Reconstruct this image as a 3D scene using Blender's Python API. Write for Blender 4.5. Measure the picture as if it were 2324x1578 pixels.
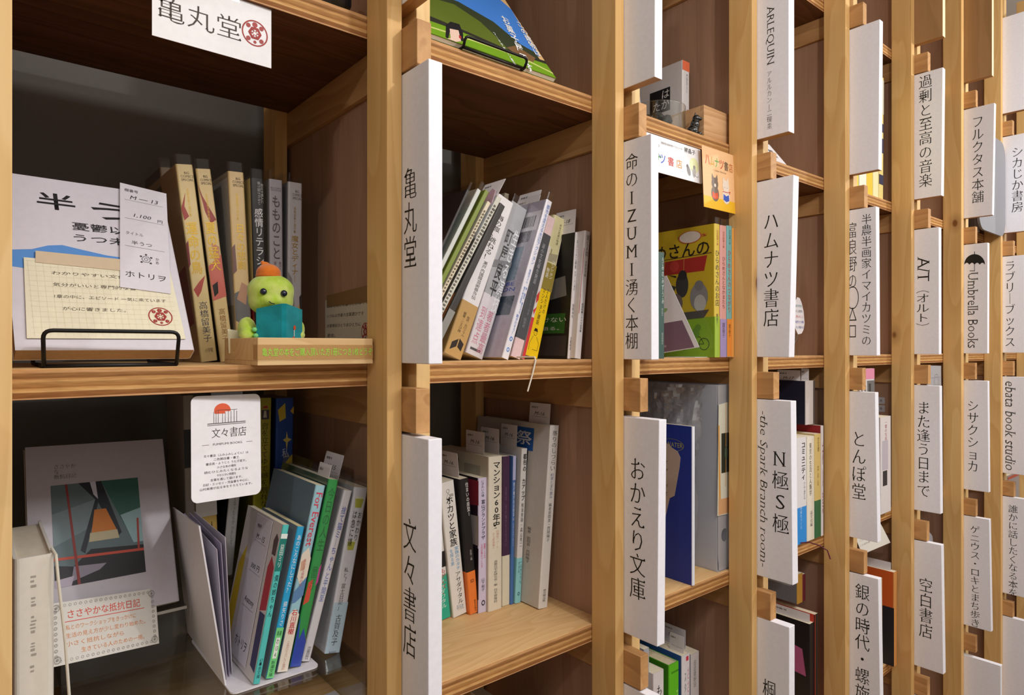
import bpy, bmesh, math, random
from mathutils import Vector, Matrix, noise
for _o in list(bpy.data.objects):
    bpy.data.objects.remove(_o)
S = bpy.context.scene
COL = S.collection
random.seed(7)

# ------------------------------------------------------------------ camera
F_PX, VPX, CX, CY, CZ = 1485.0, 2955.0, 1162.0, 789.0, 1.40
TH = math.atan((VPX - CX) / F_PX)
ct_, st_ = math.cos(TH), math.sin(TH)
cam_d = bpy.data.cameras.new('camera')
cam_d.sensor_width = 36.0
cam_d.lens = 36.0 * F_PX / 2324.0
cam_d.clip_start = 0.02
cam = bpy.data.objects.new('camera', cam_d)
COL.objects.link(cam)
cam.location = (0, 0, CZ)
cam.rotation_euler = (math.pi / 2, 0, TH - math.pi / 2)
S.camera = cam

# ------------------------------------------------------------------ view, world, lights
S.view_settings.view_transform = 'Standard'
S.view_settings.look = 'None'
S.view_settings.exposure = -0.06
S.view_settings.gamma = 1.0
S.view_settings.use_curve_mapping = False
W = bpy.data.worlds.new('room_air')
S.world = W
W.use_nodes = True
W.node_tree.nodes['Background'].inputs[0].default_value = (1.0, 0.96, 0.94, 1)
W.node_tree.nodes['Background'].inputs[1].default_value = 0.15

def lamp(loc, watts, col, r, aim=None, cone=150, blend=0.6):
    d = bpy.data.lights.new('ceiling_spot', 'SPOT' if aim else 'POINT')
    d.energy = watts
    d.color = col
    d.shadow_soft_size = r
    o = bpy.data.objects.new('ceiling_spot', d)
    COL.objects.link(o)
    o.location = loc
    if aim:
        d.spot_size = math.radians(cone)
        d.spot_blend = blend
        o.rotation_euler = (Vector(aim) - Vector(loc)).to_track_quat('-Z', 'Y').to_euler()
    return o

def area(loc, aim, watts, col, sx, sy):
    d = bpy.data.lights.new('fill_light', 'AREA')
    d.shape = 'RECTANGLE'
    d.size, d.size_y, d.energy, d.color = sx, sy, watts, col
    o = bpy.data.objects.new('fill_light', d)
    COL.objects.link(o)
    o.location = loc
    o.rotation_euler = (Vector(aim) - Vector(loc)).to_track_quat('-Z', 'Y').to_euler()
    return o
WARM = (1.0, 0.978, 0.972)
lamp((0.62, -0.12, 2.03), 9.3, WARM, 0.02)
lamp((2.15, -0.25, 2.15), 22.0, WARM, 0.03)
lamp((4.0, -0.25, 2.15), 15.0, WARM, 0.03)
lamp((-0.7, -0.35, 2.2), 8.5, WARM, 0.03)
area((1.35, -1.0, 2.66), (1.35, -0.9, 0), 52.0, (1.0, 0.985, 1.0), 3.4, 0.7)  # added overhead fill for soft ambient light, not a known fitting

# ------------------------------------------------------------------ pixel -> place helpers
def ray(px, py):
    u = (px - CX) / F_PX
    return ct_ + u * st_, st_ - u * ct_, -(py - CY) / F_PX
def atY(px, py, Y):
    r = ray(px, py); k = Y / r[1]
    return Vector((r[0] * k, Y, CZ + r[2] * k))
def atX(px, py, X):
    r = ray(px, py); k = X / r[0]
    return Vector((X, r[1] * k, CZ + r[2] * k))
def atZ(px, py, Z):
    r = ray(px, py); k = (Z - CZ) / r[2]
    return Vector((r[0] * k, r[1] * k, Z))

# ------------------------------------------------------------------ materials
def lin(h):
    if not isinstance(h, str):
        return tuple(h)
    h = h.lstrip('#')
    v = [int(h[i:i + 2], 16) / 255 for i in (0, 2, 4)]
    return tuple(x / 12.92 if x <= 0.04045 else ((x + 0.055) / 1.055) ** 2.4 for x in v)

_mats = {}
def mat(col, rough=0.6, metal=0.0, spec=0.4, noise=0.03):
    """coloured paper / card / plastic with a faint procedural fibre variation"""
    key = (col, rough, metal, spec, noise)
    if key in _mats:
        return _mats[key]
    m = bpy.data.materials.new('paint_' + str(col).strip('#'))
    m.use_nodes = True
    nt = m.node_tree
    b = nt.nodes['Principled BSDF']
    c = lin(col)
    b.inputs['Roughness'].default_value = rough
    b.inputs['Metallic'].default_value = metal
    b.inputs['Specular IOR Level'].default_value = spec
    if noise:
        tc = nt.nodes.new('ShaderNodeTexCoord')
        n = nt.nodes.new('ShaderNodeTexNoise')
        n.inputs['Scale'].default_value = 160
        n.inputs['Detail'].default_value = 3
        mx = nt.nodes.new('ShaderNodeMix'); mx.data_type = 'RGBA'
        mx.inputs[6].default_value = (*[max(0, x * (1 - noise * 2)) for x in c], 1)
        mx.inputs[7].default_value = (*[min(1, x * (1 + noise * 2)) for x in c], 1)
        nt.links.new(tc.outputs['Object'], n.inputs['Vector'])
        nt.links.new(n.outputs['Fac'], mx.inputs[0])
        nt.links.new(mx.outputs[2], b.inputs['Base Color'])
    else:
        b.inputs['Base Color'].default_value = (*c, 1)
    _mats[key] = m
    return m

def clear_mat(name, tint=(1, 1, 1), gloss=0.08, haze=0.0, rough=0.05):
    m = bpy.data.materials.new(name)
    m.use_nodes = True
    nt = m.node_tree
    nt.nodes.clear()
    out = nt.nodes.new('ShaderNodeOutputMaterial')
    tr = nt.nodes.new('ShaderNodeBsdfTransparent'); tr.inputs[0].default_value = (*tint, 1)
    gl = nt.nodes.new('ShaderNodeBsdfGlossy'); gl.inputs['Roughness'].default_value = rough
    lw = nt.nodes.new('ShaderNodeLayerWeight'); lw.inputs[0].default_value = 0.25
    ma = nt.nodes.new('ShaderNodeMath'); ma.operation = 'MULTIPLY_ADD'
    ma.inputs[1].default_value = 0.5; ma.inputs[2].default_value = gloss
    mx = nt.nodes.new('ShaderNodeMixShader')
    nt.links.new(lw.outputs['Facing'], ma.inputs[0])
    nt.links.new(ma.outputs[0], mx.inputs[0])
    last = tr
    if haze:
        df = nt.nodes.new('ShaderNodeBsdfTranslucent'); df.inputs[0].default_value = (*tint, 1)
        d2 = nt.nodes.new('ShaderNodeBsdfDiffuse'); d2.inputs[0].default_value = (*tint, 1)
        m0 = nt.nodes.new('ShaderNodeMixShader'); m0.inputs[0].default_value = 0.5
        nt.links.new(df.outputs[0], m0.inputs[1]); nt.links.new(d2.outputs[0], m0.inputs[2])
        m1 = nt.nodes.new('ShaderNodeMixShader'); m1.inputs[0].default_value = haze
        nt.links.new(tr.outputs[0], m1.inputs[1]); nt.links.new(m0.outputs[0], m1.inputs[2])
        last = m1
    nt.links.new(last.outputs[0], mx.inputs[1])
    nt.links.new(gl.outputs[0], mx.inputs[2])
    nt.links.new(mx.outputs[0], out.inputs['Surface'])
    return m
CLEAR = clear_mat('clear_film', gloss=0.015, rough=0.1)
ACRYL = clear_mat('clear_acrylic', (0.92, 0.94, 0.94), gloss=0.012, rough=0.08)
GLASS = clear_mat('clear_glass', (0.95, 0.97, 0.96), gloss=0.05)
FROST = clear_mat('frosted_plastic', (0.86, 0.88, 0.93), gloss=0.03, haze=0.72, rough=0.4)
CRINKLE = clear_mat('crinkled_film', (0.94, 0.94, 0.94), gloss=0.16, haze=0.16, rough=0.07)

def wood(name, light, dark, axis=2, fine=220.0, band=26.0, knots=0.0, rough=0.55, contrast=0.5, bandmix=0.45):
    """procedural sawn timber, grain along `axis`"""
    m = bpy.data.materials.new(name)
    m.use_nodes = True
    nt = m.node_tree; L = nt.links.new; N = nt.nodes.new
    b = nt.nodes['Principled BSDF']
    b.inputs['Roughness'].default_value = rough
    b.inputs['Specular IOR Level'].default_value = 0.25
    tc = N('ShaderNodeTexCoord'); oi = N('ShaderNodeObjectInfo')
    sc = N('ShaderNodeVectorMath'); sc.operation = 'SCALE'; sc.inputs[0].default_value = (3.1, 5.3, 7.7)
    L(oi.outputs['Random'], sc.inputs['Scale'])
    ad = N('ShaderNodeVectorMath'); ad.operation = 'ADD'
    L(tc.outputs['Object'], ad.inputs[0]); L(sc.outputs[0], ad.inputs[1])
    def mapped(s_across, s_along):
        mp = N('ShaderNodeMapping')
        v = [s_across] * 3; v[axis] = s_along
        mp.inputs['Scale'].default_value = v
        L(ad.outputs[0], mp.inputs['Vector'])
        return mp
    # broad tone
    n0 = N('ShaderNodeTexNoise'); n0.inputs['Scale'].default_value = 1; n0.inputs['Detail'].default_value = 2
    L(mapped(18, 1.6).outputs[0], n0.inputs['Vector'])
    # growth bands : distorted distance field turned into stripes
    n1 = N('ShaderNodeTexNoise'); n1.inputs['Scale'].default_value = 1; n1.inputs['Detail'].default_value = 1.5
    L(mapped(13, 1.9).outputs[0], n1.inputs['Vector'])
    mu = N('ShaderNodeMath'); mu.operation = 'MULTIPLY'; mu.inputs[1].default_value = band
    L(n1.outputs['Fac'], mu.inputs[0])
    fr = N('ShaderNodeMath'); fr.operation = 'FRACT'
    L(mu.outputs[0], fr.inputs[0])
    rp = N('ShaderNodeValToRGB')
    e = rp.color_ramp.elements
    e[0].position = 0.0; e[0].color = (0, 0, 0, 1)
    e[1].position = 0.72; e[1].color = (0.75, 0.75, 0.75, 1)
    x = e.new(0.9); x.color = (1, 1, 1, 1)
    x = e.new(1.0); x.color = (0, 0, 0, 1)
    L(fr.outputs[0], rp.inputs['Fac'])
    # fine fibres
    n2 = N('ShaderNodeTexNoise'); n2.inputs['Scale'].default_value = 1; n2.inputs['Detail'].default_value = 4
    L(mapped(fine, 7).outputs[0], n2.inputs['Vector'])
    a1 = N('ShaderNodeMath'); a1.operation = 'MULTIPLY'; a1.inputs[1].default_value = bandmix
    L(rp.outputs['Color'], a1.inputs[0])
    a2 = N('ShaderNodeMath'); a2.operation = 'MULTIPLY_ADD'; a2.inputs[1].default_value = 0.55
    L(n2.outputs['Fac'], a2.inputs[0]); L(a1.outputs[0], a2.inputs[2])
    a3 = N('ShaderNodeMath'); a3.operation = 'MULTIPLY_ADD'; a3.inputs[1].default_value = 0.5
    L(n0.outputs['Fac'], a3.inputs[0]); L(a2.outputs[0], a3.inputs[2])
    mr = N('ShaderNodeMapRange')
    mr.inputs['From Min'].default_value = 0.3; mr.inputs['From Max'].default_value = 0.3 + 0.55 / max(contrast, 0.05)
    L(a3.outputs[0], mr.inputs['Value'])
    mx = N('ShaderNodeMix'); mx.data_type = 'RGBA'
    mx.inputs[6].default_value = (*lin(light), 1); mx.inputs[7].default_value = (*lin(dark), 1)
    L(mr.outputs['Result'], mx.inputs[0])
    col = mx.outputs[2]
    if knots:
        vo = N('ShaderNodeTexVoronoi'); vo.inputs['Scale'].default_value = 1
        L(mapped(knots * 1.6, knots).outputs[0], vo.inputs['Vector'])
        kr = N('ShaderNodeValToRGB'); k = kr.color_ramp.elements
        k[0].position = 0.0; k[0].color = (1, 1, 1, 1)
        k[1].position = 0.11; k[1].color = (0, 0, 0, 1)
        q = k.new(0.03); q.color = (0.9, 0.9, 0.9, 1)
        q = k.new(0.042); q.color = (0.36, 0.36, 0.36, 1)
        L(vo.outputs['Distance'], kr.inputs['Fac'])
        m2 = N('ShaderNodeMix'); m2.data_type = 'RGBA'
        m2.inputs[7].default_value = (*[v * w_ for v, w_ in zip(lin(dark), (0.34, 0.24, 0.18))], 1)
        L(kr.outputs['Color'], m2.inputs[0]); L(col, m2.inputs[6])
        col = m2.outputs[2]
    L(col, b.inputs['Base Color'])
    bp = N('ShaderNodeBump'); bp.inputs['Strength'].default_value = 0.12; bp.inputs['Distance'].default_value = 0.001
    L(a2.outputs[0], bp.inputs['Height']); L(bp.outputs[0], b.inputs['Normal'])
    return m

def plywood_edge(name):
    """layered plywood edge: thin and thick plies stacked along z"""
    m = bpy.data.materials.new(name)
    m.use_nodes = True
    nt = m.node_tree; L = nt.links.new; N = nt.nodes.new
    b = nt.nodes['Principled BSDF']; b.inputs['Roughness'].default_value = 0.7
    b.inputs['Specular IOR Level'].default_value = 0.2
    tc = N('ShaderNodeTexCoord'); oi = N('ShaderNodeObjectInfo')
    sx = N('ShaderNodeSeparateXYZ'); L(tc.outputs['Object'], sx.inputs[0])
    mr = N('ShaderNodeMapRange'); mr.inputs['From Min'].default_value = -0.0248; mr.inputs['From Max'].default_value = 0.0
    wv = N('ShaderNodeTexNoise'); wv.inputs['Scale'].default_value = 1; wv.inputs['Detail'].default_value = 3
    mp = N('ShaderNodeMapping'); mp.inputs['Scale'].default_value = (14, 14, 260)
    ad = N('ShaderNodeVectorMath'); ad.operation = 'ADD'
    L(tc.outputs['Object'], ad.inputs[0]); L(oi.outputs['Random'], ad.inputs[1])
    L(ad.outputs[0], mp.inputs['Vector']); L(mp.outputs[0], wv.inputs['Vector'])
    wob = N('ShaderNodeMath'); wob.operation = 'MULTIPLY_ADD'; wob.inputs[1].default_value = 0.0022
    L(wv.outputs['Fac'], wob.inputs[0]); L(sx.outputs['Z'], wob.inputs[2])
    L(wob.outputs[0], mr.inputs['Value'])
    rp = N('ShaderNodeValToRGB'); rp.color_ramp.interpolation = 'LINEAR'
    stops = [(0.0, '#c98f5e'), (0.09, '#d8a878'), (0.12, '#8f5c2e'), (0.27, '#9a683a'), (0.30, '#d9ad70'), (0.40, '#d3a062'),
             (0.43, '#a8743f'), (0.60, '#b98a52'), (0.63, '#d2a468'), (0.72, '#c08c54'), (0.75, '#8e6034'), (0.88, '#a67746'), (0.91, '#d0a070'), (1.0, '#cf9d66')]
    e = rp.color_ramp.elements
    e[0].position = 0; e[0].color = (*lin(stops[0][1]), 1)
    e[1].position = 1; e[1].color = (*lin(stops[-1][1]), 1)
    for p, c in stops[1:-1]:
        q = e.new(p); q.color = (*lin(c), 1)
    L(mr.outputs['Result'], rp.inputs['Fac'])
    n2 = N('ShaderNodeTexNoise'); n2.inputs['Scale'].default_value = 1; n2.inputs['Detail'].default_value = 4
    mp2 = N('ShaderNodeMapping'); mp2.inputs['Scale'].default_value = (60, 60, 900)
    L(ad.outputs[0], mp2.inputs['Vector']); L(mp2.outputs[0], n2.inputs['Vector'])
    mx = N('ShaderNodeMix'); mx.data_type = 'RGBA'; mx.blend_type = 'MULTIPLY'
    r2 = N('ShaderNodeValToRGB'); r2.color_ramp.elements[0].position = 0.3; r2.color_ramp.elements[0].color = (0.55, 0.5, 0.45, 1)
    r2.color_ramp.elements[1].position = 0.62; r2.color_ramp.elements[1].color = (1, 1, 1, 1)
    L(n2.outputs['Fac'], r2.inputs['Fac'])
    mx.inputs[0].default_value = 0.6
    L(rp.outputs['Color'], mx.inputs[6]); L(r2.outputs['Color'], mx.inputs[7])
    L(mx.outputs[2], b.inputs['Base Color'])
    return m

PINE = wood('pine_post', '#e6be7e', '#c28c46', 2, band=9, knots=3.2, contrast=0.36)
PINE_B = wood('pale_pine_post', '#ecca90', '#cc9f5c', 2, band=8, knots=2.4, contrast=0.34)
PINE_R = wood('pine_rung', '#cfa06a', '#97683a', 1, band=10, knots=2.6, contrast=0.45)
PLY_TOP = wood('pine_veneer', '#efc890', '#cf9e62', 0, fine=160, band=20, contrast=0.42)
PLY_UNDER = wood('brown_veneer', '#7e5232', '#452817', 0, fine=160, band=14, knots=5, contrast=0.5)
LAUAN = wood('lauan_panel', '#b58f74', '#84604a', 2, fine=260, band=5, contrast=0.5, bandmix=0.25)
BOXWOOD = wood('pale_box_wood', '#e6c591', '#c99c62', 0, fine=200, band=14, contrast=0.4)
PLY_EDGE = plywood_edge('plywood_edge')
WHITE = mat('#eeedf1', 0.55)
INK = mat('#16140f', 0.6, noise=0)

# ------------------------------------------------------------------ mesh helpers
def link(name, me, parent=None, mats=()):
    o = bpy.data.objects.new(name, me)
    COL.objects.link(o)
    if parent is not None:
        o.parent = parent
    for m in mats:
        me.materials.append(m)
    return o

def tag(o, label=None, cat=None, group=None, kind=None):
    if label: o['label'] = label
    if cat: o['category'] = cat
    if group: o['group'] = group
    if kind: o['kind'] = kind
    return o

def thing(name, label, cat, M=None, group=None):
    o = bpy.data.objects.new(name, None)
    o.empty_display_size = 0.02
    COL.objects.link(o)
    if M is not None:
        o.matrix_world = M
    return tag(o, label, cat, group)

class MB:
    """collects polygons with material slots, builds one mesh object"""
    def __init__(self):
        self.v, self.f, self.mi, self.mats = [], [], [], []
    def slot(self, m):
        if m not in self.mats:
            self.mats.append(m)
        return self.mats.index(m)
    def poly(self, pts, m):
        i = len(self.v)
        self.v += [tuple(p) for p in pts]
        self.f.append(list(range(i, i + len(pts))))
        self.mi.append(self.slot(m))
        return self
    def box(self, a, b, m, mtop=None, mbot=None, M=None):
        (x0, y0, z0), (x1, y1, z1) = a, b
        p = [Vector(q) for q in ((x0, y0, z0), (x1, y0, z0), (x1, y1, z0), (x0, y1, z0), (x0, y0, z1), (x1, y0, z1), (x1, y1, z1), (x0, y1, z1))]
        if M is not None:
            p = [M @ q for q in p]
        i = len(self.v)
        self.v += [tuple(q) for q in p]
        for k, fc in enumerate(((0, 3, 2, 1), (4, 5, 6, 7), (0, 1, 5, 4), (1, 2, 6, 5), (2, 3, 7, 6), (3, 0, 4, 7))):
            self.f.append([i + j for j in fc])
            self.mi.append(self.slot(mbot if (k == 0 and mbot) else mtop if (k == 1 and mtop) else m))
        return self
    def prism(self, pts, z0, z1, m, mtop=None, mbot=None):
        """pts: counter-clockwise outline in xy"""
        n = len(pts); i = len(self.v)
        self.v += [(x, y, z0) for x, y in pts] + [(x, y, z1) for x, y in pts]
        self.f.append([i + n - 1 - j for j in range(n)]); self.mi.append(self.slot(mbot or m))
        self.f.append([i + n + j for j in range(n)]); self.mi.append(self.slot(mtop or m))
        for j in range(n):
            k = (j + 1) % n
            self.f.append([i + j, i + k, i + n + k, i + n + j]); self.mi.append(self.slot(m))
        return self
    def tube(self, pts, r, m, seg=10, cap=True):
        pts = [Vector(p) for p in pts]
        i0 = len(self.v); s = self.slot(m)
        t0 = (pts[1] - pts[0]).normalized()
        nrm = t0.orthogonal().normalized()
        for k, p in enumerate(pts):
            t = (pts[min(k + 1, len(pts) - 1)] - pts[max(k - 1, 0)]).normalized()
            nrm = (nrm - t * nrm.dot(t)).normalized()
            bi = t.cross(nrm)
            rr = r[k] if isinstance(r, (list, tuple)) else r
            for a in range(seg):
                an = 2 * math.pi * a / seg
                self.v.append(tuple(p + (nrm * math.cos(an) + bi * math.sin(an)) * rr))
        for k in range(len(pts) - 1):
            for a in range(seg):
                b = (a + 1) % seg
                self.f.append([i0 + k * seg + a, i0 + k * seg + b, i0 + (k + 1) * seg + b, i0 + (k + 1) * seg + a]); self.mi.append(s)
        if cap:
            self.f.append([i0 + a for a in reversed(range(seg))]); self.mi.append(s)
            e = i0 + (len(pts) - 1) * seg
            self.f.append([e + a for a in range(seg)]); self.mi.append(s)
        return self
    def lathe(self, prof, m, seg=32, c=(0, 0, 0)):
        i0 = len(self.v); s = self.slot(m)
        for r, z in prof:
            for a in range(seg):
                an = 2 * math.pi * a / seg
                self.v.append((c[0] + r * math.cos(an), c[1] + r * math.sin(an), c[2] + z))
        for k in range(len(prof) - 1):
            for a in range(seg):
                b = (a + 1) % seg
                self.f.append([i0 + k * seg + a, i0 + k * seg + b, i0 + (k + 1) * seg + b, i0 + (k + 1) * seg + a]); self.mi.append(s)
        return self
    def build(self, name, parent=None, smooth=False, bevel=0.0):
        me = bpy.data.meshes.new(name)
        me.from_pydata(self.v, [], self.f)
        for m in self.mats:
            me.materials.append(m)
        me.polygons.foreach_set('material_index', self.mi)
        if smooth:
            me.polygons.foreach_set('use_smooth', [True] * len(self.f))
        me.update()
        o = link(name, me, parent)
        if bevel:
            bv = o.modifiers.new('soft_edge', 'BEVEL'); bv.width = bevel; bv.segments = 2; bv.limit_method = 'ANGLE'
        return o

def frame(o, u, v):
    """matrix whose local x,y run along u,v from origin o, z out of the face"""
    u = Vector(u).normalized(); v = Vector(v).normalized(); n = u.cross(v)
    M = Matrix.Identity(4)
    for i in range(3):
        M[i][0], M[i][1], M[i][2], M[i][3] = u[i], v[i], n[i], o[i]
    return M

# ------------------------------------------------------------------ lettering (converted in one batch at the end)
TEXTS = []
def text(parent, body, M, box, color, vert=True, rot=False, mincho=True, serif=False, shear=0.0, name='lettering', lift=0.00015, space=1.0, bold=0.0, align='CENTER', keep=False):
    """fit `body` into box=(u0,u1,v0,v1) of face frame M (parent-local). vert: one char per line. rot: run downwards"""
    TEXTS.append(dict(p=parent, b=body, M=M, box=box, c=color, vert=vert, rot=rot, mincho=mincho, serif=serif, shear=shear, name=name, lift=lift, space=space, bold=bold, align=align, keep=keep))

def _tweak(me, mincho, serif, size):
    bm = bmesh.new(); bm.from_mesh(me)
    bmesh.ops.remove_doubles(bm, verts=bm.verts, dist=1e-5)
    acc = {}
    extra = []
    for e in bm.edges:
        if len(e.link_faces) != 1:
            continue
        f = e.link_faces[0]
        a, b = e.verts
        d = b.co - a.co
        n = Vector((d.y, -d.x, 0))
        if n.length < 1e-9:
            continue
        n.normalize()
        mid = (a.co + b.co) / 2
        if n.dot(mid - f.calc_center_median()) < 0:
            n = -n
        for w in (a, b):
            acc.setdefault(w, []).append(n * max(d.length, 1e-4) ** 0.0)
        ln = d.length
        if mincho and not serif and n.x > 0.97 and 0.03 * size < ln < 0.085 * size:
            x = mid.x; y0, y1 = min(a.co.y, b.co.y), max(a.co.y, b.co.y)
            if any(abs(x - q[1][0]) < 0.14 * size and abs(y1 - q[2][1]) < 0.16 * size for q in extra):
                continue
            extra.append([(x - 0.11 * size, y1 - 0.022 * size), (x + 0.004 * size, y0 + 0.018 * size), (x + 0.004 * size, y1 - 0.01 * size), (x - 0.03 * size, y1 + 0.055 * size)])
        if serif and abs(n.y) > 0.97 and 0.05 * size < ln < 0.13 * size:
            y = mid.y; x0, x1 = min(a.co.x, b.co.x), max(a.co.x, b.co.x)
            s = 0.032 * size * (1 if n.y < 0 else -1)
            extra.append([(x0 - 0.06 * size, y), (x1 + 0.06 * size, y), (x1 + 0.06 * size, y + s), (x0 - 0.06 * size, y + s)])
    if mincho:
        dy, dx = (0.016 * size, 0.004 * size)
        if serif:
            dy, dx = 0.014 * size, 0.004 * size
        for w, ns in acc.items():
            n = Vector((0, 0, 0))
            for q in ns: n += q
            if n.length > 1e-6:
                n.normalize()
                w.co.y -= n.y * dy; w.co.x -= n.x * dx
    for q in extra:
        if (q[1][0] - q[0][0]) * (q[2][1] - q[0][1]) - (q[2][0] - q[0][0]) * (q[1][1] - q[0][1]) < 0:
            q = q[::-1]
        bm.faces.new([bm.verts.new((x, y, 0)) for x, y in q])
    bm.to_mesh(me); bm.free()

def flush_texts():
    objs = []
    for t in TEXTS:
        cu = bpy.data.curves.new('glyphs', 'FONT')
        body = t['b']
        if t['vert']:
            body = body.replace('ー', '｜').replace('（', '︵').replace('）', '︶')
            body = '\n'.join(body)
            cu.space_line = 0.98 * t['space']
        else:
            cu.space_line = t['space']
        cu.body = body
        cu.align_x = t['align']
        cu.shear = t['shear']
        cu.offset = t['bold']
        cu.resolution_u = 2
        o = bpy.data.objects.new('glyphs', cu)
        COL.objects.link(o)
        objs.append(o)
    dg = bpy.context.evaluated_depsgraph_get()
    dg.update()
    for t, o in zip(TEXTS, objs):
        me = bpy.data.meshes.new_from_object(o.evaluated_get(dg))
        if t['mincho'] or t['serif']:
            _tweak(me, t['mincho'], t['serif'], 1.0)
        vs = me.vertices
        if not len(vs):
            continue
        xs = [v.co.x for v in vs]; ys = [v.co.y for v in vs]
        cx, cy = (min(xs) + max(xs)) / 2, (min(ys) + max(ys)) / 2
        w, h = max(max(xs) - min(xs), 1e-6), max(max(ys) - min(ys), 1e-6)
        u0, u1, v0, v1 = t['box']
        bw, bh = u1 - u0, v1 - v0
        if t['rot']:
            sx, sy = bh / w, bw / h
        else:
            sx, sy = bw / w, bh / h
        if t['keep']:
            sx = sy = min(sx, sy)
        mu, mv = (u0 + u1) / 2, (v0 + v1) / 2
        for v in vs:
            x, y = (v.co.x - cx) * sx, (v.co.y - cy) * sy
            if t['rot']:
                x, y = y, -x
            v.co = t['M'] @ Vector((mu + x, mv + y, t['lift']))
        me.materials.clear()
        me.materials.append(t['c'] if not isinstance(t['c'], str) else mat(t['c'], 0.6, noise=0))
        me.update()
        me.name = t['name']
        link(t['name'], me, t['p'])
    for o in objs:
        cu = o.data
        bpy.data.objects.remove(o)
        bpy.data.curves.remove(cu)

# ================================================================== the room
def struct(name, mb, **k):
    return tag(mb.build(name, **k), kind='structure')
PLASTER = mat('#d9d4cc', 0.9, noise=0.02)
FLOORM = wood('floor_boards', '#8a6a4a', '#5c4630', 0, fine=120, band=8)
struct('floor', MB().box((-2.2, -1.9, -0.1), (6.2, 1.1, 0.0), FLOORM))
struct('ceiling', MB().box((-2.2, -1.9, 2.7), (6.2, 1.1, 2.8), PLASTER))
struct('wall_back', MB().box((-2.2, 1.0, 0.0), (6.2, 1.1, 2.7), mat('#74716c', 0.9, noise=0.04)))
struct('wall_front', MB().box((-2.2, -2.0, 0.0), (6.2, -1.9, 2.7), PLASTER))
struct('wall_left', MB().box((-2.3, -1.9, 0.0), (-2.2, 1.1, 2.7), PLASTER))
struct('wall_right', MB().box((6.2, -1.9, 0.0), (6.3, 1.1, 2.7), PLASTER))

# ================================================================== shelving
YF, YK, YR, YB = 0.600, 0.6445, 0.922, 0.967       # post front, post back, rear post front, rear post back
AL = [-0.0278, 0.3302, 0.6812, 1.0300, 1.3888, 1.7459, 2.1086, 2.4810, 2.8500, 3.2200]
AR = [-0.0105, 0.3476, 0.6985, 1.0466, 1.4087, 1.7650, 2.1293, 2.4998, 2.8690, 3.2390]
BL = [0.0065, 0.3651, 0.7156, 1.0662, 1.4263, 1.7832, 2.1457, 2.5199, 2.8870, 3.2570]
BR = [0.0237, 0.3823, 0.7329, 1.0833, 1.4453, 1.8038, 2.1677, 2.5392, 2.9060, 3.2760]
ZS = {-1: 2.1345, 0: 1.7585, 1: 1.3830, 2: 1.0060, 3: 0.6300, 4: 0.2540}   # shelf tops
TSH = 0.0248
ORD = ['first', 'second', 'third', 'fourth', 'fifth', 'sixth', 'seventh', 'eighth', 'ninth', 'tenth']
RUNG_Y = 0.573
def make_divider(n):
    x0 = AL[n]
    t = thing('divider_frame', 'pine divider frame of paired posts and rungs, %s from the left edge of the shelving' % ORD[n], 'shelf frame',
              Matrix.Translation((x0, YF, 0)), 'pine divider frames')
    a, b, c, d = 0, AR[n] - x0, BL[n] - x0, BR[n] - x0
    H = 2.62
    yk, yr, yb = YK - YF, YR - YF, YB - YF
    MB().box((a, 0, 0), (b, yk, H), PINE).build('front_post', t, bevel=0.0008)
    MB().box((c, 0, 0), (d, yk, H), PINE_B).build('front_post', t, bevel=0.0008)
    MB().box((a, yr, 0), (b, yb, H), PINE).build('rear_post', t)
    MB().box((c, yr, 0), (d, yb, H), PINE).build('rear_post', t)
    xm = (b + c) / 2
    zs = sorted(ZS.values())
    for i, z in enumerate(zs):
        dy = random.uniform(-0.003, 0.003)
        # rung : its front end sticks out between the two posts as a block
        r = MB().box((b + 0.0002, RUNG_Y - YF + dy, z - TSH - 0.046), (c - 0.0002, yb - 0.002, z - TSH - 0.0003), PINE_R)
        r.build('rung', t, bevel=0.0008)
        z1 = zs[i + 1] - TSH - 0.0465 if i + 1 < len(zs) else H - 0.1
        MB().box((xm - 0.002, 0.0455, z + 0.0002), (xm + 0.002, yb - 0.003, z1 - 0.0002), LAUAN).build('side_panel', t)
    return t
for n in range(10):
    make_divider(n)

SHELF_WORDS = {(0, 0): 'plywood shelf with a seal-stamped card hanging under its front edge',
               (0, 1): 'plywood shelf carrying the green plush toy and the black wire stand',
               (1, 0): 'plywood shelf carrying the landscape picture book on a wire stand',
               (1, 1): 'plywood shelf carrying the row of books all leaning right',
               (1, 2): 'plywood shelf with a wide bare pine top, below the second column books',
               (2, 0): 'plywood shelf carrying the glass dish and small wooden box',
               (2, 1): 'plywood shelf carrying the yellow, pink and teal picture books',
               (2, 2): 'plywood shelf carrying the blue folder and frosted file box'}
LEVEL = {-1: 'at the very top', 0: 'above eye level', 1: 'at eye level', 2: 'below eye level', 3: 'at waist height', 4: 'near the floor'}
def make_shelf(c, r):
    x0, x1 = (AR[c] + BL[c]) / 2 + 0.0005, (AR[c + 1] + BL[c + 1]) / 2 - 0.0005
    ax = BR[c] + 0.0006 - x0; bx = AL[c + 1] - 0.0006 - x0; w = x1 - x0
    yr = YR - YK - 0.001; yb = YB - YK - 0.002
    xa2, xb2 = BL[c] - 0.0006 - x0, AR[c + 1] + 0.0006 - x0
    pts = [(0.0003, 0.0006), (w - 0.0003, 0.0006), (w - 0.0003, yr), (0.0003, yr)]
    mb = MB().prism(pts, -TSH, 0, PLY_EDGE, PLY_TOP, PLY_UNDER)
    o = mb.build('shelf_board', bevel=0.0006)
    o.location = (x0, YK, ZS[r])
    tag(o, SHELF_WORDS.get((c, r), 'plywood shelf board %s in the %s column from the left' % (LEVEL[r], ORD[c])), 'shelf', 'plywood shelf boards')
    return o
for c in range(9):
    for r in ZS:
        make_shelf(c, r)

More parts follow.
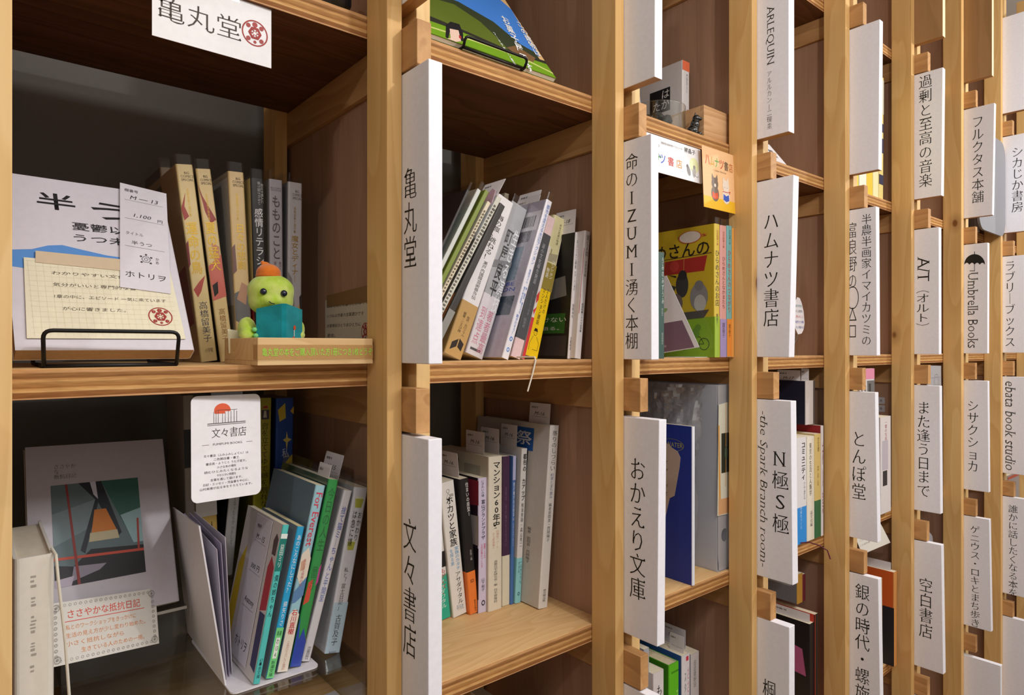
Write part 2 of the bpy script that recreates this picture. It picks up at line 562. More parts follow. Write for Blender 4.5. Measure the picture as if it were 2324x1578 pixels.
# ================================================================== name boards
BOARD_EDGE = mat('#efeff5', 0.5)
BROWNB = wood('brown_board', '#b08a5c', '#8a6640', 2, fine=120, band=5, contrast=0.35)
BROWNE = mat('#f3dfb5', 0.5)
def board(n, top, bot, yf_top, yf_bot, label, texts=(), brown=False, off=0.0):
    """a sign board slotted between the paired posts of divider n; texts = (body, pxc, pxw, py0, py1, opts)"""
    x0, x1 = AR[n] + 0.0006, BL[n] - 0.0006
    xa = x0
    if brown:
        fm, em = BROWNB, BROWNE
    else:
        fm = em = BOARD_EDGE
    o = MB()
    yb = 0.640
    M0 = Vector((x0, yb, bot))
    w = x1 - x0
    hp = top - bot
    yt, ybm = yf_top - yb, yf_bot - yb
    v = [(0, ybm, 0), (w, ybm, 0), (w, 0, 0), (0, 0, 0), (0, yt, hp), (w, yt, hp), (w, 0, hp), (0, 0, hp)]
    i = o.slot(fm); e = o.slot(em); u = o.slot(PINE_R)
    o.v += v
    for fc, s in (((0, 3, 2, 1), u), ((4, 5, 6, 7), e), ((0, 1, 5, 4), e), ((1, 2, 6, 5), i), ((2, 3, 7, 6), i), ((3, 0, 4, 7), i)):
        o.f.append(list(fc)); o.mi.append(s)
    b = o.build('signboard', bevel=0.0009)
    b.location = M0
    tag(b, label, 'signboard', 'signboards between the posts')
    M = frame((0, 0, 0), (0, -1, 0), (0, 0, 1))
    for tx in texts:
        body, pc, pw, p0, p1 = tx[:5]
        opts = tx[5] if len(tx) > 5 else {}
        A = atX(pc - pw / 2, (p0 + p1) / 2, x0); B = atX(pc + pw / 2, (p0 + p1) / 2, x0)
        T = atX(pc, p0, x0); L = atX(pc, p1, x0)
        box = (yb - A.y, yb - B.y, L.z - bot, T.z - bot)
        text(b, body, M, box, opts.get('c', INK), **{k: q for k, q in opts.items() if k != 'c'})
    return b
SER = dict(serif=True)
LAT = dict(vert=False, rot=True, serif=True)
ZB = {0: (2.4365, 2.1345), 1: (2.0610, 1.7590), 2: (1.6855, 1.3835), 3: (1.3090, 1.0060), 4: (0.9330, 0.6290), 5: (0.5570, 0.2550)}
def bd(n, r, label, texts=(), y=(0.545, 0.545), brown=False, z=None):
    t, b = z or ZB[r]
    return board(n, t, b, y[0], y[1], label, texts, brown)

bd(1, 1, 'blank white signboard cut by the photo top, on the post right of the plush', y=(0.549, 0.549))
bd(1, 2, 'white signboard with three large characters, beside the row of leaning books', [('亀丸堂', 931.5, 29, 380, 606)], (0.5493, 0.549))
bd(1, 3, 'white signboard with four large characters, left of the orange-banded black book', [('文々書店', 930, 29, 1178, 1490)], (0.5498, 0.5498))
bd(1, 4, 'white signboard under the four-character one on the nearest post')
bd(2, 1, 'blank white signboard hanging beside the glass dish', y=(0.546, 0.5473))
bd(2, 2, 'white signboard mixing characters and five capital letters, left of the yellow picture book', [('命の', 1434, 28, 348, 423), ('IZUMI', 1434, 25, 435, 626, SER), ('湧く本棚', 1434, 28, 634, 792)], (0.5535, 0.5527))
bd(2, 3, 'white signboard with four syllables and two characters, left of the blue folder', [('おかえり文庫', 1447, 35, 1040, 1361)], (0.5401, 0.5433), z=(1.3043, 1.0041))
bd(2, 4, 'white signboard at the bottom edge under the blue folder column', y=(0.541, 0.541))
bd(3, 0, 'white signboard high above the one with a long Latin name')
bd(3, 1, 'white signboard with a Latin capital word running downwards, at the top', [('ARLEQUIN', 1747.5, 19, 13, 147, dict(LAT, bold=-0.004)), ('アルルカン|二理圭', 1746, 11, 163, 292, dict(bold=-0.006))], (0.5436, 0.5436))
bd(3, 2, 'white signboard with four angular syllables and two characters, right of the cat cards', [('ハムナツ書店', 1750, 34, 488, 741)], (0.5354, 0.5433))
bd(3, 3, 'white signboard with slanted small Latin line beside large letters and characters', [('N', 1769, 28, 1026, 1058, SER), ('極', 1771, 37, 1070, 1111), ('S', 1771, 20, 1124, 1156), ('極', 1772, 37, 1168, 1211), ('-the Spark Branch room-', 1731, 21, 933, 1287, dict(LAT, shear=0.22, bold=-0.008))], (0.5401, 0.5369), z=(1.311, 1.0065))
bd(3, 4, 'white signboard at the bottom edge with one large character showing', [('楓書', 1747, 32, 1545, 1640)], (0.5428, 0.5428), z=(0.935, 0.631))
bd(4, 1, 'blank white signboard under the ceiling, right of the Latin capital word', y=(0.5418, 0.544))
bd(4, 2, 'white signboard with two columns of characters ending in circle, triangle and square',
   [('半農半画家イマイカツミの', 1966.5, 22, 486, 783), ('富良野の◯△□', 1935, 28, 505, 766)], (0.5488, 0.5471))
bd(4, 3, 'white signboard with three syllables and one character, left of the standing white book', [('とんぽ堂', 1950, 32, 981, 1133)], (0.5505, 0.5457))
bd(4, 4, 'white signboard with characters split by a dot, left of the orange book', [('銀の時代・螺旋', 1957, 33, 1327, 1590)], (0.5446, 0.54))
bd(5, 0, 'brown wooden signboard, the nearer of the two at the top', y=(0.54, 0.54), brown=True, z=(2.4365, 2.135))
bd(5, 1, 'white signboard with eight characters below the nearer brown board', [('過剰と至高の音楽', 2100.5, 30, 171, 424)], (0.54, 0.5429))
bd(5, 2, 'white signboard with two Latin capitals, a slash and a bracketed word', [('A/T', 2096, 27, 582, 639, dict(LAT)), ('（オルト）', 2094, 30, 660, 739)], (0.5481, 0.5478))
bd(5, 3, 'white signboard with three syllables, two characters and more syllables, beside grey paper', [('また逢う日まで', 2096, 29, 912, 1127)], (0.5465, 0.5447))
bd(5, 4, 'white signboard with four characters, topped by crumpled grey plastic', [('空白書店', 2101, 30, 1313, 1448)], (0.5429, 0.5389))
bd(5, 5, 'white signboard at the foot of the post with the bracketed word board')
bd(6, 0, 'brown wooden signboard, the farther of the two at the top', y=(0.535, 0.535), brown=True, z=(2.4365, 2.137))
bd(6, 1, 'white signboard with angular syllables and two characters, left of a hanging grey sheet', [('フルクタス本舗', 2219, 27, 267, 460)], (0.5296, 0.5344))
ub = bd(6, 2, 'white signboard with a black umbrella silhouette above a Latin name', [('Umbrella Books', 2208, 23, 618, 790, dict(LAT, c=mat('#4c4a4c', 0.6)))], (0.5447, 0.5453))
bd(6, 3, 'white signboard with six angular syllables below the umbrella board', [('シサクショカ', 2208, 24, 911, 1070)], (0.5447, 0.5423))
bd(6, 4, 'white signboard with a long line of small syllables and a dot in it', [('ゲニウス・ロキとまち歩き', 2213, 21, 1194, 1423)], (0.5413, 0.5367))
bd(6, 5, 'blank white signboard at the bottom edge below the long small line of syllables', y=(0.5157, 0.5157), z=(0.545, 0.25))
bd(7, 0, 'blank white signboard at the top right corner of the photo', y=(0.53, 0.53))
bd(7, 1, 'white signboard with four syllables and two characters at the right edge, near the top', [('シカじか書房', 2309, 26, 335, 481)], (0.535, 0.535))
bd(7, 2, 'white signboard with eight angular syllables at the right edge', [('ラブリーブックス', 2293, 22, 593, 786)], (0.54, 0.54))
bd(7, 3, 'white signboard with a lower-case Latin name at the right edge', [('ebata book studio', 2293, 23, 866, 1068, dict(LAT, shear=0.15, c=mat('#4c4a4c', 0.6)))], (0.54, 0.54))
bd(7, 4, 'white signboard with a long line of flowing syllables at the right edge', [('誰かに話したくなる本を', 2299, 21, 1147, 1354)], (0.54, 0.54))
bd(7, 5, 'blank white signboard at the bottom right corner of the photo', y=(0.53, 0.53))
bd(8, 1, 'blank white signboard on the ninth divider, upper one')
bd(8, 2, 'blank white signboard on the ninth divider, middle one')
bd(8, 3, 'blank white signboard on the ninth divider, lower one')

# the umbrella mark
x0u = AR[6] + 0.0006
def upt(px, py):
    p = atX(px, py, x0u)
    return Vector((-0.0003, p.y - 0.640, p.z - ZB[2][1]))
um = MB()
dome = []
for i in range(17):
    a = math.pi * i / 16
    dome.append(upt(2212 - 23.5 * math.cos(a), 601 - 24 * math.sin(a)))
for i in range(1, 24):
    q = i / 24
    dome.append(upt(2235.5 - 47 * q, 601 - 4.5 * abs(math.sin(q * 4 * math.pi))))
um.poly(dome, INK)
um.poly([upt(2211, 571), upt(2212.5, 571), upt(2212.5, 580), upt(2211, 580)], INK)
um.poly([upt(2211, 597), upt(2212.5, 597), upt(2212.5, 616), upt(2211, 616)], mat('#77757a'))
um.poly([upt(2201, 614), upt(2212.5, 614), upt(2212.5, 616), upt(2201, 616)], mat('#77757a'))
um.build('umbrella_mark', ub)

# ================================================================== paper goods
GOLD = mat('#c9a43a', 0.35, 0.85, noise=0)
PAGE = '#e9dcc0'
def slabmesh(name, parent, pts, M, th, m):
    """flat sheet with real thickness: outline pts (u,v) in frame M, front at z=0, back at -th"""
    mb = MB()
    n = len(pts)
    area2 = sum(pts[i][0] * pts[(i + 1) % n][1] - pts[(i + 1) % n][0] * pts[i][1] for i in range(n))
    if area2 < 0: pts = pts[::-1]
    mb.prism(pts, -th, 0, m)
    mb.v = [tuple(M @ Vector(v)) for v in mb.v]
    return mb.build(name, parent)

def rrect(u0, u1, v0, v1, r, k=5):
    out = []
    for cx, cy, a0 in ((u1 - r, v1 - r, 0), (u0 + r, v1 - r, 90), (u0 + r, v0 + r, 180), (u1 - r, v0 + r, 270)):
        for i in range(k + 1):
            a = math.radians(a0 + 90 * i / k)
            out.append((cx + r * math.cos(a), cy + r * math.sin(a)))
    return out

def on(px, py, M):
    """pixel -> (u,v) on the plane of world frame M"""
    I = M.inverted()
    o = I @ Vector((0, 0, CZ)); d = (I.to_3x3() @ Vector(ray(px, py)))
    k = -o.z / d.z
    return (o.x + d.x * k, o.y + d.y * k)

class Art:
    """picture made of flat shapes lying on a face frame; one mesh per picture"""
    def __init__(self, M, lift=0.0001):
        self.M, self.mb, self.l, self.step = M, MB(), min(lift, 0.001), 0.00002
    def poly(self, pts, col, rough=0.5):
        m = col if not isinstance(col, str) else mat(col, rough)
        n = len(pts)
        a2 = sum(pts[i][0] * pts[(i + 1) % n][1] - pts[(i + 1) % n][0] * pts[i][1] for i in range(n))
        if a2 < 0: pts = pts[::-1]
        self.mb.poly([self.M @ Vector((u, v, self.l)) for u, v in pts], m)
        self.l += self.step
        return self
    def rect(self, u0, u1, v0, v1, col, rough=0.5):
        return self.poly([(u0, v0), (u1, v0), (u1, v1), (u0, v1)], col, rough)
    def ring(self, cu, cv, r, w, col, seg=28, sq=1.0):
        m = mat(col)
        for i in range(seg):
            a, b = 2 * math.pi * i / seg, 2 * math.pi * (i + 1) / seg
            f = lambda an, rr: self.M @ Vector((cu + rr * math.cos(an) * sq, cv + rr * math.sin(an), self.l))
            self.mb.poly([f(a, r - w), f(a, r), f(b, r), f(b, r - w)], m)
        self.l += self.step
        return self
    def disc(self, cu, cv, r, col, seg=20, sq=1.0, rot=0.0):
        c, s = math.cos(rot), math.sin(rot)
        pts = []
        for i in range(seg):
            x, y = r * sq * math.cos(2 * math.pi * i / seg), r * math.sin(2 * math.pi * i / seg)
            pts.append((cu + x * c - y * s, cv + x * s + y * c))
        return self.poly(pts, col)
    def line(self, pts, w, col):
        for (a, b), (c, d) in zip(pts, pts[1:]):
            dx, dy = c - a, d - b
            L = math.hypot(dx, dy) or 1e-9
            nx, ny = -dy / L * w / 2, dx / L * w / 2
            self.poly([(a + nx, b + ny), (a - nx, b - ny), (c - nx, d - ny), (c + nx, d + ny)], col)
        return self
    def build(self, name, parent):
        return self.mb.build(name, parent)

class Book:
    """t thickness, h height, d depth; local x across the spine, y into the shelf, z up; front cover is x=0"""
    def __init__(self, label, M, t, h, d, spine, front=None, back=None, pages=PAGE, hard=False, film=False, group='books', name='book', rnd=None, rough=0.45):
        self.M, self.t, self.h, self.d = M, t, h, d
        self.o = r = thing(name, label, 'book', M, group)
        front = front or spine; back = back or front
        ct = 0.0022 if hard else 0.0006
        rn = rnd if rnd is not None else min(0.002, t * 0.22)
        ov = 0.0025 if hard else 0.0
        prof = [(0, d)]
        for i in range(5):
            a = math.pi / 2 * i / 4
            prof.append((rn - rn * math.cos(a), rn - rn * math.sin(a)))
        q = [(t - x, y) for x, y in prof[::-1]]
        outer = prof + q
        inner = []
        for x, y in outer:
            inner.append((min(max(x, ct), t - ct), max(y, ct * 1.2) if y < d else d))
        mb = MB(); n = len(outer)
        mf, ms, mk, mi = [mat(c, rough) for c in (front, spine, back, '#efe9dc')]
        i0 = 0
        mb.v += [(x, y, 0) for x, y in outer] + [(x, y, h) for x, y in outer] + [(x, y, 0) for x, y in inner] + [(x, y, h) for x, y in inner]
        for j in range(n - 1):
            (xa, ya), (xb, yb) = outer[j], outer[j + 1]
            m = mf if j == 0 else mk if j == n - 2 else ms
            for f, mm in (((j, j + 1, n + j + 1, n + j), m), ((2 * n + j + 1, 2 * n + j, 3 * n + j, 3 * n + j + 1), mi),
                          ((n + j, n + j + 1, 3 * n + j + 1, 3 * n + j), m), ((j + 1, j, 2 * n + j, 2 * n + j + 1), m)):
                mb.f.append(list(f)); mb.mi.append(mb.slot(mm))
        for j in (0, n - 1):
            f = (j, n + j, 3 * n + j, 2 * n + j)
            mb.f.append(list(f if j == 0 else f[::-1])); mb.mi.append(mb.slot(mf if j == 0 else mk))
        self.cv = mb.build('cover', r)
        pc = mat(pages, 0.85, noise=0.06)
        MB().box((ct + 0.0001, ct * 1.4, ov + 0.0002), (t - ct - 0.0001, d - 0.0006 - ov, h - ov - 0.0004), pc).build('pages', r)
        self.FS = frame((0, 0, 0), (1, 0, 0), (0, 0, 1))
        self.FF = frame((0, d, 0), (0, -1, 0), (0, 0, 1))
        self._s = 0.00012; self._f = 0.00012
        if film:
            fm = MB(); e = 0.0008
            p2 = [(-e, d - 0.002)] + [(rn - (rn + e) * math.cos(math.pi / 2 * i / 4), rn - (rn + e) * math.sin(math.pi / 2 * i / 4)) for i in range(5)]
            p2 = p2 + [(t - x, y) for x, y in p2[::-1]]
            k = len(p2)
            fm.v += [(x, y, 0.0005) for x, y in p2] + [(x, y, h + 0.011) for x, y in p2]
            for j in range(k - 1):
                fm.f.append([j, j + 1, k + j + 1, k + j]); fm.mi.append(fm.slot(CLEAR))
            fm.build('plastic_cover', r)
    # --- spine / front measured in photo rows
    def vs(self, py, face='S'):
        if not hasattr(self, '_line'):
            return None
        (x0, y0), (x1, y1) = self._line
        px = x0 + (x1 - x0) * (py - y0) / (y1 - y0)
        return on(px, py, self.M @ self.FS)[1]
    def _v(self, a):
        return self.vs(a) if a > 1.5 else a * self.h
    def st(self, body, a, b, u0=0.22, u1=0.78, col='#1c1a18', **k):
        """lettering on the spine between photo rows (or height fractions) a (top) and b (bottom)"""
        va, vb = self._v(a), self._v(b)
        text(self.cv, body, self.FS, (u0 * self.t, u1 * self.t, max(min(va, vb), 0.002), max(va, vb)), col, lift=self._s + 0.0001, **k)
        return self
    def sr(self, a, b, col, u0=0.0, u1=1.0, name='spine_patch'):
        va, vb = self._v(a), self._v(b)
        e = 0.0
        A = Art(self.FS, self._s).rect(u0 * self.t + e, u1 * self.t - e, max(min(va, vb), 0.0004), max(va, vb), col)
        self._s += 0.00003
        A.build(name, self.cv)
        return self
    def sart(self, shapes, name='spine_picture'):
        """shapes: (col, [(u,v) fractions])"""
        A = Art(self.FS, self._s)
        for col, pts in shapes:
            A.poly([(u * self.t, v * self.h) for u, v in pts], col)
        self._s += 0.000022 * (len(shapes) + 1)
        A.build(name, self.cv)
        return self
    def ft(self, body, u0, u1, v0, v1, col='#1c1a18', **k):
        k.setdefault('mincho', False); k.setdefault('vert', False)
        text(self.cv, body, self.FF, (u0 * self.d, u1 * self.d, v0 * self.h, v1 * self.h), col, lift=self._f + 0.0001, **k)
        return self
    def fart(self, shapes, name='cover_picture'):
        A = Art(self.FF, self._f)
        for col, pts in shapes:
            A.poly([(u * self.d, v * self.h) for u, v in pts], col)
        self._f += 0.000022 * (len(shapes) + 1)
        A.build(name, self.cv)
        return self
    def obi(self, a, b, col, name='paper_band', fcol=None):
        va, vb = sorted((self._v(a), self._v(b)))
        e = 0.00025; t, d = self.t, self.d; rn = min(0.002, t * 0.22)
        p2 = [(-e, d - 0.001)] + [(rn - (rn + e) * math.cos(math.pi / 2 * i / 4), rn - (rn + e) * math.sin(math.pi / 2 * i / 4)) for i in range(5)]
        p2 = p2 + [(t - x, y) for x, y in p2[::-1]]
        k = len(p2); mb = MB()
        mb.v += [(x, y, max(va, 0.0002)) for x, y in p2] + [(x, y, vb) for x, y in p2]
        m = mat(col, 0.45); mf = mat(fcol or col, 0.45)
        for j in range(k - 1):
            mb.f.append([j, j + 1, k + j + 1, k + j]); mb.mi.append(mb.slot(mf if j in (0,) else m))
        mb.build(name, self.o)
        self._s = max(self._s, e + 0.0001); self._f = max(self._f, e + 0.0001)
        return self

def spine(label, Y, bl, br, tr, ytop, d, col, Z, t=None, yb=None, **k):
    """a book standing spine-out: spine plane at depth Y (or found from contact row yb), bl/br = bottom left/right columns, tr = top right column at row ytop"""
    if Y is None:
        Y = atZ(br if tr >= br else bl, yb, Z).y
    Zc = Z + 0.0003
    xbr, xbl = atY(br, 800, Y).x, atY(bl, 800, Y).x
    T = atY(tr, ytop, Y)
    zbr = Zc
    for _ in range(4):
        a = math.atan2(T.x - xbr, T.z - zbr)
        w = t or (xbr - xbl) / math.cos(a)
        if a < 0:
            zbr = Zc + w * math.sin(-a)
    if a >= 0:
        BRp = Vector((xbr, Y, Zc))
    else:
        BRp = Vector((xbr, Y, zbr))
    h = (T - BRp).length
    rt = Vector((math.cos(a), 0, -math.sin(a))); up = Vector((math.sin(a), 0, math.cos(a)))
    O = BRp - rt * w
    M = Matrix.Identity(4)
    for i in range(3):
        M[i][0], M[i][1], M[i][2], M[i][3] = rt[i], (0, 1, 0)[i], up[i], O[i]
    d = min(d, 0.9212 + 0.04 - Y)
    B = Book(label, M, w, h, d, col, **k)
    wpx = (br - bl) / 2
    yb_ = CY - F_PX * (Zc - CZ) / (xbr * ct_ + Y * st_)
    B._line = ((br - wpx, yb_), (tr - wpx * 0.93, ytop))
    return B

def faceon(label, BRc, u, v, w, h, t, col, **k):
    """a book showing its front cover: BRc = lower right corner of the cover"""
    u = Vector(u).normalized(); v = Vector(v); v = (v - u * v.dot(u)).normalized(); n = u.cross(v)
    M = Matrix.Identity(4)
    for i in range(3):
        M[i][0], M[i][1], M[i][2], M[i][3] = -n[i], -u[i], v[i], BRc[i]
    return Book(label, M, t, h, w, col, **k)

def sheet(name, label, cat, O, u, v, pts, col, th=0.0004, group=None, rough=0.6):
    """a card / slip / note: outline pts (m) in plane at O"""
    u = Vector(u).normalized(); v = Vector(v); v = (v - u * v.dot(u)).normalized()
    M = frame(O, u, v)
    m = col if not isinstance(col, str) else mat(col, rough)
    mb = MB(); n = len(pts)
    a2 = sum(pts[i][0] * pts[(i + 1) % n][1] - pts[(i + 1) % n][0] * pts[i][1] for i in range(n))
    if a2 < 0: pts = pts[::-1]
    mb.prism(pts, -th, 0, m)
    o = mb.build(name)
    o.matrix_world = M
    tag(o, label, cat, group)
    o_ = o
    return o, M
FI = Matrix.Identity(4)
def sheet_px(name, label, cat, Y, px, col, th=0.0006, group=None):
    """upright sheet facing the aisle at depth Y, outline given by the photo columns/rows it covers"""
    P = [atY(x, y, Y) for x, y in px]
    O = Vector((min(p.x for p in P), Y, min(p.z for p in P)))
    return sheet(name, label, cat, O, (1, 0, 0), (0, 0, 1), [(p.x - O.x, p.z - O.z) for p in P], col, th, group)
def wr(o, body, u0, u1, v0, v1, col='#2a2624', vert=False, lift=0.00018, **k):
    k.setdefault('mincho', False)
    text(o, body, FI, (u0, u1, v0, v1), col, vert=vert, lift=lift, **k)

def slip(book, label, y0, w, up, x=None, code='M-16', down=0.0, tilt=0.0):
    """a price slip standing out of the top of a book; y0 = distance of its right edge behind the spine"""
    x = book.t * 0.45 if x is None else x
    zt = book.h - 0.0003 - down
    O = book.M @ Vector((x, y0 + w, zt))
    u = book.M.to_3x3() @ Vector((0, -1, 0)); v = book.M.to_3x3() @ Vector((tilt, 0, 1))
    o, M = sheet('price_slip', label, 'price slip', O, u, v, rrect(0, w, 0, up + down, 0.0012, 3), '#e9e4e6', 0.00035, 'price slips in the books')
    H = up + down
    wr(o, '棚番号', w * 0.1, w * 0.42, H - 0.0085, H - 0.0055)
    wr(o, code, w * 0.25, w * 0.75, H - 0.019, H - 0.0135, shear=0.3)
    Art(FI, 0.0003).rect(w * 0.1, w * 0.9, H - 0.0215, H - 0.0212, '#4a4646').build('ruled_line', o)
    return o

# ================================================================== first column, eye level
G1 = 'comics in plastic covers behind the plush'
S1Z = ZS[1]
c1b = spine('cream comic with gold lettering and red birds, leaning beside the face-out white book', 0.795, 457, 494, 437, 374, 0.150, '#e3cc92', S1Z, front='#dcb98a', film=True, group=G1)
c1b.st('BIG\nCOMICS\nSPECIAL', 390, 411, 0.2, 0.95, '#4a3a22', vert=False, serif=True)
c1b.st('高橋留美子傑作集', 428, 492, 0.42, 0.56, GOLD)
c1b.st('運命の鳥', 505, 622, 0.12, 0.8, GOLD, mincho=False, bold=0.01)
c1b.st('高橋留美子', 685, 776, 0.3, 0.8, '#2f3a55')
c1b.st('小学館', 790, 800, 0.3, 0.8, '#3a2f20', vert=False)
c1b.sart([('#a8413a', [(0.0, .78), (.35, .86), (.2, .79), (.4, .74), (.1, .72)]), ('#b5473a', [(.1, .37), (.5, .41), (.9, .44), (.55, .36), (.3, .33)]), ('#7c2a2e', [(0, .6), (.16, .62), (.12, .5), (0, .48)])])
c1b.fart([('#b0503f', [(.5, .15), (.95, .2), (.9, .5), (.55, .45)])])
c2b = spine('cream comic with gold lettering and red coat picture, second from the face-out white book', 0.795, 501, 533, 478, 384, 0.150, '#e0c68c', S1Z, front='#2d2622', film=True, group=G1)
c2b.sart([('#9c3a36', [(.0, .92), (.2, .86), (.95, .74), (.55, .72), (.25, .78)]), ('#cf6f5e', [(0, .5), (.98, .56), (.98, .34), (0.02, .32)]), ('#25221f', [(.1, .4), (.5, .42), (.45, .36), (.15, .34)]), ('#c9896a', [(.4, .62), (.9, .6), (.85, .54), (.5, .53)])])
c2b.st('BIG\nCOMICS\nSPECIAL', 398, 419, 0.2, 0.95, '#4a3a22', vert=False, serif=True)
c2b.st('高橋留美子傑作集', 440, 500, 0.4, 0.55, GOLD)
c2b.st('夏の猛犬', 505, 615, 0.12, 0.85, GOLD, mincho=False, bold=0.012)
c2b.st('高橋留美子', 700, 775, 0.3, 0.75, '#a3764a')
c3b = spine('tan comic with gold title and seated figure art, behind the left edge of the tray', 0.790, 540, 575, 553, 392, 0.150, '#d9bb82', S1Z, front='#c9b79b', film=True, group=G1)
c3b.sart([('#6d6a66', [(.0, .36), (.95, .4), (.98, .24), (.3, .2), (0, .22)]), ('#b98a6a', [(.15, .33), (.7, .3), (.9, .4), (.5, .42)]), ('#7a5a52', [(0, .6), (.2, .62), (.24, .48), (0, .46)])])
c3b.st('BIG\nCOMICS\nSPECIAL', 403, 424, 0.25, 0.97, '#4a3a22', vert=False, serif=True)
c3b.st('高橋留美子傑作集', 440, 500, 0.4, 0.55, GOLD)
c3b.st('日々の悲劇', 510, 612, 0.3, 0.85, GOLD, mincho=False, bold=0.006)
c3b.fart([('#e6ddd0', [(.45, .3), (.98, .3), (.98, .97), (.45, .97)])], 'cover_slip')
c4b = spine('black spined book with white lettering above red, directly behind the orange hat', 0.785, 582, 611, 598, 407, 0.135, '#1b1a1d', S1Z, front='#e2cf8c', film=True, group=G1)
c4b.obi(0.0, 0.42, '#1b1a1d', fcol='#b62a22')
c4b.st('自分や他人に\n振り回されない', 412, 465, 0.5, 0.95, '#d8d6d4', vert=False, rot=True, mincho=False)
c4b.st('感情リテラシー', 473, 625, 0.2, 0.85, '#e6e4e6', mincho=False, bold=0.01)
c5b = spine('silver grey comic with flowing black title, behind the plush head', 0.785, 614, 644, 641, 410, 0.150, '#aaa7ac', S1Z, front='#9d9a9e', film=True, group=G1)
c5b.st('BIG COMICS\nFRONTLINE', 426, 434, 0.1, 0.9, '#5a565a', vert=False, serif=True)
c5b.st('もものこと', 445, 588, 0.22, 0.8, '#57504f', mincho=False, bold=0.012)
c5b.st('愛犬と', 594, 614, 0.68, 0.88, '#8a4a5a')
c5b.st('暮らす', 594, 614, 0.3, 0.5, '#8a4a5a')
c6b = spine('silver white comic at the right end of the plastic-covered row', 0.785, 652, 684, 686, 417, 0.150, '#b5b0b2', S1Z, front='#9d9a9e', film=True, group=G1)
c6b.sart([('#d0a25c', [(.7, .3), (1, .34), (1, .2), (.8, .16)]), ('#8c857f', [(.0, .5), (.3, .46), (.5, .3), (.2, .2), (0, .3)]), ('#2a2624', [(.82, .36), (1, .38), (1, .28), (.85, .3)])])
c6b.st('BIG\nCOMICS\nSPECIAL', 432, 453, 0.3, 0.97, '#4a4440', vert=False, serif=True)
c6b.st('高橋留美子傑作集', 470, 530, 0.4, 0.55, GOLD)
c6b.st('魔女とディナー', 535, 640, 0.25, 0.75, GOLD, mincho=False)
c0b = spine('brown backed book half hidden behind the face-out white book', 0.870, 405, 431, 389, 381, 0.085, '#8d6f4e', S1Z, front='#6b5440', film=True, group=G1)

# face-out white book on the black wire stand
wb_u, wb_v = Vector((1, 0.064, 0)).normalized(), Vector((0.0132, 0.1034, 0.1648))
wb_BR = Vector((0.0282, 0.6683, 1.3978)) + wb_u * 0.138
wb = faceon('white paperback shown face-out with a blue hill on its cover, on a wire stand', wb_BR, wb_u, wb_v, 0.138, 0.195, 0.0165, '#dad5dc', pages='#b99871', group=None, rough=0.35)
wb.fart([('#5b93d6', [(0, .44), (0, .53), (.13, .545), (.22, .575), (.3, .585), (.42, .565), (.55, .545), (.7, .535), (.8, .53), (.8, .45), (.3, .45), (.12, .43)])])
wb.ft('半', .185, .405, .80, .905, bold=0.012)
wb.ft('う', .50, .78, .775, .885, bold=0.012)
wb.ft('つ', .85, .98, .775, .86, bold=0.012)
wb.ft('憂鬱以上', .37, .80, .685, .735, vert=False, bold=0.006, col='#2c2a2c')
wb.ft('うつ未満', .37, .80, .615, .662, vert=False, bold=0.006, col='#2c2a2c')
W_F = wb.M @ wb.FF
def on_wb(u, v, z):
    return W_F @ Vector((u * 0.138, v * 0.195, z))
wbu = W_F.to_3x3() @ Vector((1, 0, 0)); wbv = W_F.to_3x3() @ Vector((0, 1, 0))
nt, _ = sheet('memo_card', 'cream squared memo with handwriting and red seal taped on the white paperback', 'memo', on_wb(.06, .055, 0.0016), wbu, wbv, [(0, 0), (.123, 0.0006), (.121, .083), (.003, .0845)], '#ebe4c8', 0.0004)
for i, ln in enumerate(['わかりやすい文体で', '気分がいいと専門的な書', '1章の中に、エピソード 一気に来ています', 'が心に響きました。']):
    wr(nt, ln, .022 if i != 3 else .027, (.088, .088, .112, .076)[i], .0675 - i * .0128, .0715 - i * .0128, '#55483c', shear=0.1)
ga = Art(FI, .0001)
for i in range(1, 16): ga.rect(.004, .119, i * .0054, i * .0054 + .00012, '#d9d2b4')
for i in range(1, 22): ga.rect(i * .0055, i * .0055 + .00012, .002, .082, '#d9d2b4')
ga.build('grid_lines', nt)
def seal(o, cu, cv, r, lift=0.0002, sq=1.0):
    a = Art(FI, lift)
    a.ring(cu, cv, r, r * 0.1, '#a3322c', sq=sq)
    a.ring(cu, cv, r * 0.52, r * 0.2, '#a3322c', 6, sq=sq)
    a.disc(cu, cv + r * 0.66, r * 0.2, '#a3322c', sq=sq); a.disc(cu, cv - r * 0.68, r * 0.12, '#a3322c', sq=sq)
    for sx in (-1, 1):
        for sy in (-1, 1):
            a.disc(cu + sx * r * 0.5 * sq, cv + sy * r * 0.5, r * 0.17, '#a3322c', sq=sq)
    for k in range(6):
        an = k * math.pi / 3
        a.line([(cu + r * .12 * math.cos(an) * sq, cv + r * .12 * math.sin(an)), (cu + r * .4 * math.cos(an) * sq, cv + r * .4 * math.sin(an))], r * 0.09, '#a3322c')
    a.build('red_seal', o)
seal(nt, .1045, .0255, .0105)
slabmesh('masking_tape', nt, [(.011, .0795), (.085, .0765), (.085, .0905), (.012, .0925)], FI @ Matrix.Translation((0, 0, .0006)), 0.0002, mat('#d6c1a2', 0.5))
SLQ = [on(271, 655, W_F), on(399, 673, W_F), on(271, 402, W_F), on(389, 417, W_F)]
_d = Vector((SLQ[2][0] - SLQ[0][0], SLQ[2][1] - SLQ[0][1])); _d.normalize()
ps, _ = sheet('price_slip', 'tall handwritten price slip standing out above the face-out white paperback', 'price slip', W_F @ Vector((SLQ[0][0], SLQ[0][1], 0.0026)), wbu * _d.y - wbv * _d.x, wbu * _d.x + wbv * _d.y, [(0, 0), (.0435, 0), (.0435, .1335), (0, .1345)], '#ded9df', 0.0004)
